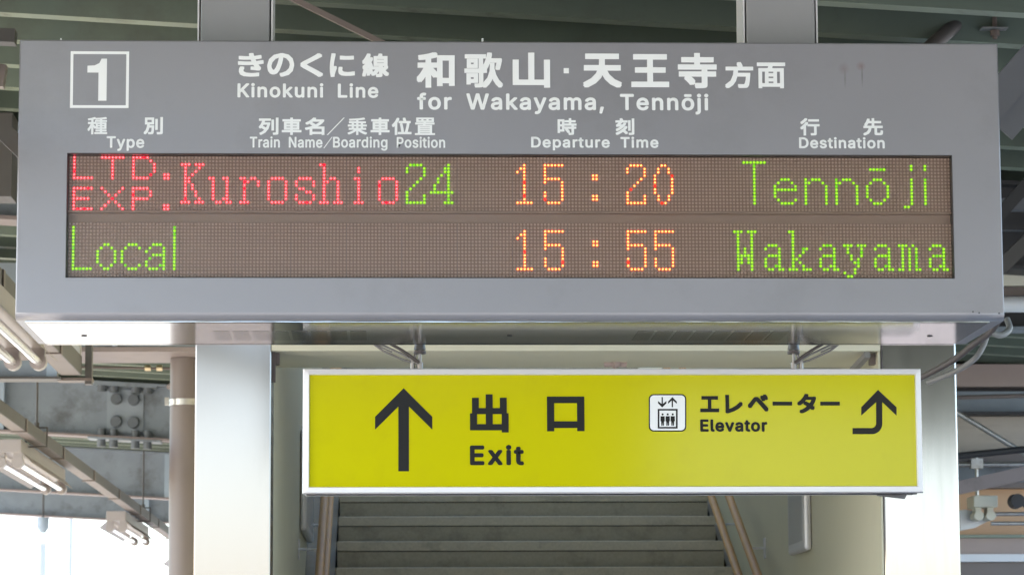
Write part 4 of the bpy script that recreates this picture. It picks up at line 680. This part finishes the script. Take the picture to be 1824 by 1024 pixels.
mb = MB(); mb.box(WX0+.0035, WX1-.0035, BY0+.006, BY0+.009, WZ0+.0025, WZ1-.0035); part('window_pane', mb, 'pane', bd)
# printed legends
PL = BY0
def K(s, box, b, name='printed_characters'): lettering(name, kanji(s), box, PL, 'print_white', bd, b, True)
def A_(s, box, b, base=.727, sp=300, tr=40): lettering('printed_word', latin(s, tr, sp), box, PL, 'print_white', bd, b, False, base)
mb = MB(); x0, z1, x1, z0, tk = -.8223, 3.1963, -.6716, 3.0477, .0072
yy0, yy1 = PL-.0008, PL-.0002
mb.box(x0, x1, yy0, yy1, z1-tk, z1); mb.box(x0, x1, yy0, yy1, z0, z0+tk); mb.box(x0, x0+tk, yy0, yy1, z0+tk+.00001, z1-tk-.00001); mb.box(x1-tk, x1, yy0, yy1, z0+tk+.00001, z1-tk-.00001)
part('number_frame', mb, 'print_white', bd)
mb = MB(); p = [(-.7787, 3.1585), (-.7787, 3.1405), (-.7500, 3.1405), (-.7500, 3.0667), (-.7286, 3.0667), (-.7286, 3.1772), (-.7425, 3.1772), (-.7480, 3.1655), (-.7600, 3.1595)]
mb.add([(a, PL-.0007, b) for a, b in p], [tuple(range(len(p)))[::-1]]); o = part('platform_number', mb, 'print_white', bd)
kx = [(-.3906, -.330), (-.3140, -.2480), (-.2240, -.1720), (-.1530, -.0870), (-.0665, .0007)]
for ch, (a, b) in zip('きのくに線', [(-.3906, -.3240), (-.3150, -.2450), (-.2290, -.1700), (-.1530, -.0880), (-.0690, .0007)]): K(ch, (a, 3.1935, b, 3.1310), .0022)
A_('Kinokuni Line', (-.3914, 3.1136, -.0268, 3.0764), .0017, .509, 420, 50)
for ch, bx_ in (('和', (.0721, 3.1973, .1712, 3.1037)), ('歌', (.1961, 3.1973, .2966, 3.1037)), ('山', (.3218, 3.1973, .4192, 3.1046)), ('天', (.5047, 3.1955, .6064, 3.1052)), ('王', (.6307, 3.1945, .7295, 3.1071)), ('寺', (.7525, 3.198, .8541, 3.1046))):
    K(ch, bx_, .0036 if ch != '歌' else .0026)
K('方', (.8755, 3.1746, .9495, 3.1049), .0025); K('面', (.9593, 3.1734, 1.0333, 3.1052), .0021)
mb = MB(); mb.box(.4546, .4680, PL-.0008, PL-.0002, 3.1430, 3.1567); part('printed_dot', mb, 'print_white', bd)
A_('for Wakayama, Tennōji', (.0735, 3.0892, .8314, 3.0460), .0019, .509, 400, 55)
for ch, bx_ in (('種', (-.7766, 3.0238, -.7256, 2.9784)), ('別', (-.6323, 3.0243, -.5827, 2.9788)), ('列', (-.3358, 3.0237, -.2848, 2.9782)), ('車', (-.2764, 3.0239, -.2254, 2.9784)),
                ('名', (-.2169, 3.0241, -.166, 2.9785)), ('乗', (-.1067, 3.0244, -.0557, 2.9788)), ('車', (-.0471, 3.0246, .0023, 2.979)), ('位', (.0081, 3.0248, .059, 2.9792)), ('置', (.0677, 3.025, .12, 2.9793)),
                ('時', (.4378, 3.0246, .4871, 2.9804)), ('刻', (.5882, 3.0251, .6375, 2.9808)), ('行', (1.0702, 3.0265, 1.1209, 2.9807)), ('先', (1.2348, 3.027, 1.2869, 2.9812))):
    K(ch, bx_, .0010 if ch in '種乗置' else .0014)
mb = MB(); mb.add([(-.1604, PL-.0006, 2.9787), (-.1572, PL-.0006, 2.9787), (-.1138, PL-.0006, 3.0243), (-.1170, PL-.0006, 3.0243)], [(0, 1, 2, 3)]); part('printed_slash', mb, 'print_white', bd)
A_('Type', (-.727, 2.974, -.630, 2.9434), .0013, .509)
A_('Train Name', (-.3586, 2.9736, -.1710, 2.9450), .0010, .509, 420, 30)
mb = MB(); mb.add([(-.1690, PL-.0006, 2.9440), (-.1665, PL-.0006, 2.9440), (-.1450, PL-.0006, 2.9738), (-.1475, PL-.0006, 2.9738)], [(0, 1, 2, 3)]); part('printed_slash', mb, 'print_white', bd)
A_('Boarding Position', (-.1440, 2.9740, .1462, 2.9455), .0010, .509, 420, 30)
A_('Departure Time', (.3689, 2.9756, .700, 2.947), .0013, .509, 420, 50)
A_('Destination', (1.0665, 2.9761, 1.2906, 2.9471), .0013, .509, 300, 40)
# underside: brushed steel cover with seams, screws and vents
UZ = BZ0-.003
mb = MB(); mb.box(BX0+.022, BX1-.035, BY0+.044, BY1-.034, UZ, BZ0-.0003); under = part('underside_cover', mb, 'steel_sheet', bd)
mb = MB(); mb.box(BX0+.022, BX1-.035, BY0+.022, BY0+.034, UZ, BZ0-.0003); mb.box(BX0+.022, BX1-.035, BY1-.024, BY1-.002, UZ, BZ0-.0003); part('underside_lip', mb, 'steel_sheet', bd)
mb = MB(); mb.box(BX0+.022, BX1-.035, BY0+.0342, BY0+.0438, BZ0-.0008, BZ0-.0003); mb.box(BX0+.022, BX1-.035, BY1-.0338, BY1-.0242, BZ0-.0008, BZ0-.0003); part('seam', mb, 'dark_line', bd)
for x in (-.81, .324, 1.456):
    mb = MB(); mb.tube([(x, 8.33, UZ-.002), (x, 8.33, UZ)], .0075, 14); part('screw', mb, 'dark_line', bd)
for xa in (-.4625, .660):
    for k in range(8):
        x = xa+k*.0515
        o_ = MB()
        o_.box(x, x+.043, 8.225, 8.435, UZ-.0006, UZ-.0002)
        part('vent', o_, 'vent', bd)
for x, z in ((1.512, 2.516), (1.528, 2.513), (1.580, 2.512)):
    mb = MB(); mb.tube([(x, BY0-.0002, z+.004), (x, BY0+.002, z+.004)], .0022, 8); part('rivet', mb, 'dark_line', bd)
# the two hangers that hold it
for x0, x1, lab in ((-.5003, -.3172, 'left grey box hanger holding the departure board'), (.957, 1.1412, 'right grey box hanger holding the departure board')):
    t = thing('board_hanger', ((x0+x1)/2, 8.28, BZ1), lab, 'hanger', 'box hangers holding the departure board')
    mb = MB(); mb.bbox(x0, x1, 8.2, 8.37, BZ1+.001, zr(1)+.14, .003); part('casing', mb, 'hanger_paint', t)
    mb = MB(); mb.box(x0-.0085, x0-.004, 8.205, 8.36, BZ1+.001, zr(1)+.1); mb.box(x1+.004, x1+.0085, 8.205, 8.36, BZ1+.001, zr(1)+.1); part('edge_strip', mb, 'aluminium', t)
mb = MB(); mb.tube([(.2445, 8.02, BZ1), (.2445, 8.02, BZ1+.012)], .0025, 8); part('pin', mb, 'print_white', bd)
mb = MB(); mb.tube([(-.850, 8.02, BZ1), (-.850, 8.02, BZ1+.008)], .002, 8); part('pin', mb, 'print_white', bd)
# cable loop at the lower right corner of the board
t = thing('cable_loop', (1.70, 8.9, 2.52), 'looped grey cables hanging at the lower right corner of the board', 'cable')
mb = MB()
def smooth(pts, k=6):
    P = [Vector(p) for p in pts]; out = []
    for i in range(len(P)-1):
        p0 = P[max(i-1, 0)]; p1 = P[i]; p2 = P[i+1]; p3 = P[min(i+2, len(P)-1)]
        for j in range(k):
            u = j/k; out.append(.5*((2*p1)+(-p0+p2)*u+(2*p0-5*p1+4*p2-p3)*u*u+(-p0+3*p1-3*p2+p3)*u**3))
    return out+[P[-1]]
mb.tube(smooth([(1.60, 9.2, 2.455), (1.665, 9.1, 2.478), (1.702, 9.0, 2.503), (1.728, 9.0, 2.540), (1.738, 9.0, 2.568), (1.742, 9.0, 2.60)]), .0085, 12); part('cable', mb, 'cable_grey', t)
mb = MB(); mb.tube(smooth([(1.58, 9.25, 2.47), (1.655, 9.1, 2.508), (1.70, 9.0, 2.545), (1.74, 8.95, 2.575), (1.76, 8.9, 2.61)]), .0095, 12); part('cable', mb, 'cable_dark', t)
mb = MB(); mb.tube(smooth([(1.740, 8.97, 2.595), (1.745, 8.95, 2.578), (1.765, 8.95, 2.567), (1.787, 8.96, 2.574), (1.803, 8.98, 2.592), (1.80, 9.0, 2.62)]), .0095, 12); part('cable', mb, 'cable_pale', t)

# ------------------------------------------------------------------ yellow exit sign
# layout grid of the printed face (about 1.68 mm per unit) -> metres on the face
def S(px, py):
    return (-1.07970095 + 0.001551478*px + 0.000025820*py + 1.09259e-08*px*px + -3.55247e-08*px*py,
            3.44080982 + 0.000006911*px + -0.001536616*py + 2.39170e-11*px*px + -1.09421e-08*px*py)
FY = 8.575
FX0, FZ1 = S(539.5, 655.8); FX1, FZ0 = S(1645.5, 877)
SC = FY/9.3
ex = thing('exit_sign', ((FX0+FX1)/2, FY+.08, FZ0), 'yellow exit and elevator sign in a silver frame hanging below the departure board', 'sign')
fwid = .0186
a = [(FX0, FZ0), (FX1, FZ0), (FX1, FZ1), (FX0, FZ1)]; bq = [(FX0+fwid, FZ0+fwid), (FX1-fwid, FZ0+fwid), (FX1-fwid, FZ1-fwid), (FX0+fwid, FZ1-fwid)]
ridge = .35
for k in range(4):
    k2 = (k+1) % 4; o0, o1, i0, i1 = a[k], a[k2], bq[k], bq[k2]
    mid = lambda o, i, f: (o[0]+(i[0]-o[0])*f, o[1]+(i[1]-o[1])*f)
    m0, m1 = mid(o0, i0, .16), mid(o1, i1, .16); n0, n1 = mid(o0, i0, .9), mid(o1, i1, .9)
    P = [(o0, FY+.02), (o1, FY+.02), (m0, FY+.0018), (m1, FY+.0018), (n0, FY), (n1, FY), (i0, FY+.007), (i1, FY+.007), (i0, FY+.02), (i1, FY+.02)]
    vs = [(p[0], y_, p[1]) for p, y_ in P]
    mb = MB(); mb.add(vs, [(0, 1, 3, 2), (2, 3, 5, 4), (4, 5, 7, 6), (6, 7, 9, 8), (8, 9, 1, 0), (0, 2, 4, 6, 8), (1, 9, 7, 5, 3)])
    part('frame_rail', mb, 'aluminium', ex)
mb = MB(); mb.box(FX0+.018, FX1-.018, FY+.0085, FY+.019, FZ0+.018, FZ1-.018); part('face_panel', mb, 'yellow', ex)
mb = MB(); mb.bbox(FX0+.004, FX1-.004, FY+.0205, FY+.165, FZ0+.003, FZ1-.003, .004); part('housing', mb, 'box_grey', ex)
mb = MB(); mb.box(FX0+.01, FX1-.01, FY+.06, FY+.075, FZ0-.0005, FZ0+.0025); part('bottom_seam', mb, 'dark_line', ex)
TX = FX1-.075
mb = MB(); mb.add([(TX-.045, FY+.06, FZ0-.001), (TX+.01, FY+.03, FZ0-.002), (TX+.035, FY+.035, FZ0+.001), (TX+.024, FY+.02, FZ0-.016), (TX-.003, FY+.05, FZ0-.008), (TX-.045, FY+.08, FZ0-.003)], [(0, 1, 2, 3, 4, 5)])
mb.add([(TX-.045, FY+.062, FZ0-.0015), (TX+.01, FY+.032, FZ0-.0025), (TX+.035, FY+.037, FZ0+.0005), (TX+.024, FY+.022, FZ0-.0165), (TX-.003, FY+.052, FZ0-.0085), (TX-.045, FY+.082, FZ0-.0035)], [(0, 1, 2, 3, 4, 5)])
part('peeling_tape', mb, 'tape', ex)
EP_ = FY+.0085
def flat(name, polys, m, lay=.0006):
    mb = MB()
    for p in polys:
        q = [S(*v) for v in p]; mb.add([(v[0], EP_-lay, v[1]) for v in q], [tuple(range(len(q)))])
    me = bpy.data.meshes.new(name); me.from_pydata(mb.v, [], mb.f); me.materials.append(MATS[m])
    bm = bmesh.new(); bm.from_mesh(me)
    for f in bm.faces:
        if f.normal.y > 0: f.normal_flip()
    bm.to_mesh(me); bm.free(); o = link(name, me, ex); me.transform(Matrix.Translation(-ex.location)); return o
flat('up_arrow', [[(719, 691), (770, 742), (770, 765), (728.5, 724), (728.5, 839), (709.5, 839), (709.5, 724), (668, 765), (668, 742)]], 'black_print')
arc = lambda cx, cy, r, a0, a1, n=10: [(cx+r*math.cos(math.radians(a0+(a1-a0)*i/n)), cy+r*math.sin(math.radians(a0+(a1-a0)*i/n))) for i in range(n+1)]
flat('turn_arrow', [[(1564, 694), (1597, 725), (1597, 740), (1571.5, 716), (1571.5, 754)]+arc(1553, 754.5, 18.5, 0, 90)+[(1518.5, 773), (1518.5, 762)]+arc(1552, 753.5, 8.5, 90, 0)+[(1560.5, 716), (1534, 740), (1534, 725)]], 'black_print')
def rrect(x0, y0, x1, y1, r): return arc(x1-r, y1-r, r, 0, 90, 6)+arc(x0+r, y1-r, r, 90, 180, 6)+arc(x0+r, y0+r, r, 180, 270, 6)+arc(x1-r, y0+r, r, 270, 360, 6)
flat('pictogram_border', [rrect(1155.5, 701.5, 1222.5, 768.5, 9)], 'black_print', .0005)
flat('pictogram_field', [rrect(1157.8, 703.8, 1220.2, 766.2, 7)], 'print_white', .0008)
pic = [[(1171.5, 728), (1207, 728), (1207, 731), (1171.5, 731)], [(1171.5, 760), (1207, 760), (1207, 763), (1171.5, 763)], [(1171.5, 731), (1174.5, 731), (1174.5, 760), (1171.5, 760)], [(1204, 731), (1207, 731), (1207, 760), (1204, 760)]]
pic += [[(1178.3, 707), (1180.7, 707), (1180.7, 719), (1187, 714), (1187, 718), (1179.5, 725.5), (1172, 718), (1172, 714), (1178.3, 719)],
        [(1196.3, 725), (1198.7, 725), (1198.7, 713), (1205.5, 719), (1205.5, 715), (1197.5, 707), (1190, 715), (1190, 719), (1196.3, 713)]]
for cx in (1180.2, 1189.3, 1198.2):
    pic += [arc(cx, 737.8, 1.9, 0, 360, 10)[:-1], [(cx-3.7, 741), (cx+3.7, 741), (cx+3.9, 750), (cx+2.7, 750), (cx+2.3, 758), (cx+.4, 758), (cx, 751), (cx-.4, 758), (cx-2.3, 758), (cx-2.7, 750), (cx-3.9, 750)]]
flat('pictogram', pic, 'black_print', .0011)
def EK(s, box, b, sq=True): lettering('printed_characters', kanji(s), box, EP_, 'black_print', ex, b, sq)
EK('出', S(837, 702)+S(906, 770), .0046); EK('口', S(974, 706)+S(1041, 768), .0051)
XB = (1247, 1497); 
for ch, (p0, q0, p1, q1) in zip('エレベーター', ((1247, 705, 1281, 734), (1291.5, 703, 1323, 736), (1331.5, 702, 1369, 733), (1376, 715, 1411, 722), (1419.5, 701, 1454, 736), (1461, 715, 1496, 722))):
    a0 = S(p0, q0); a1 = S(p1, q1)
    if ch == 'ー':
        mb = MB(); mb.box(a0[0], a1[0], EP_-.0007, EP_-.0001, a0[1], a1[1]); part('printed_bar', mb, 'black_print', ex)
    else: EK(ch, (a0[0], a0[1], a1[0], a1[1]), .0024)
lettering('printed_word', latin('Exit', 70), S(837, 793)+S(933.5, 828), EP_, 'black_print', ex, .0030, False, .509)
lettering('printed_word', latin('Elevator', 45), S(1247, 746.5)+S(1367, 768.5), EP_, 'black_print', ex, .0020, False, .509)
# rods and turnbuckle wires that carry the sign
YR = FY+.045
for x, dx, lab in ((S(748, 650)[0], -1, 'left rod and turnbuckle wire holding the yellow sign'), (S(1417, 650)[0], 1, 'right rod and turnbuckle wire holding the yellow sign')):
    t = thing('sign_suspension', (x, YR, FZ1), lab, 'suspension', 'rods and wires the yellow sign hangs from')
    mb = MB(); mb.tube([(x, YR, FZ1-.002), (x, YR, 3.0)], .0046, 10); part('rod', mb, 'rod_steel', t)
    mb = MB(); mb.box(x-.03, x+.03, BY1+.002, YR+.02, 2.95, 2.98); part('board_clamp', mb, 'rod_steel', t)
    mb = MB(); mb.tube([(x, YR, FZ1-.001), (x, YR, FZ1+.020)], .010, 6); part('lower_nut', mb, 'rod_steel', t)
    mb = MB(); mb.tube([(x, YR, FZ1+.044), (x, YR, FZ1+.052)], .0175, 12); part('washer', mb, 'cable_dark', t)
    mb = MB(); mb.tube([(x, YR, FZ1+.055), (x, YR, FZ1+.085)], [.017, .012], 12); part('upper_nut', mb, 'rod_steel', t)
    mb = MB(); p0 = Vector((x+dx*.005, YR-.004, FZ1+.016)); p1 = Vector((x+dx*.33, YR+.02, FZ1+.165)); d = p1-p0
    mb.tube([p0+d*.22, p1], .0026, 6); mb.tube([p0, p0+d*.06], .0037, 8)
    for s in (-1, 1): mb.tube([p0+d*.05+Vector((0, 0, .0035*s)), p0+d*.12+Vector((0, 0, .0075*s)), p0+d*.30+Vector((0, 0, .0075*s)), p0+d*.38], .0032, 6)
    part('turnbuckle', mb, 'rod_steel', t)
    mb = MB(); mb.tube(smooth([(x+dx*.002, YR-.01, FZ1+.018), (x+dx*.03, YR-.01, FZ1+.040), (x+dx*.08, YR-.01, FZ1+.07), (x+dx*.2, YR, FZ1+.13)]), .0042, 8)
    part('wire', mb, 'cable_dark', t)
    mb = MB(); mb.tube(smooth([(x-dx*.010, YR+.01, FZ1+.09), (x+dx*.014, YR+.01, FZ1+.037), (x+dx*.026, YR+.01, FZ1-.001)]), .0042, 8); part('wire', mb, 'rod_steel', t)
    mb = MB(); mb.tube([(x+dx*.02, YR, FZ1-.001), (x+dx*.02, YR, FZ1+.028)], .0065, 8); part('clip', mb, 'rod_steel', t)
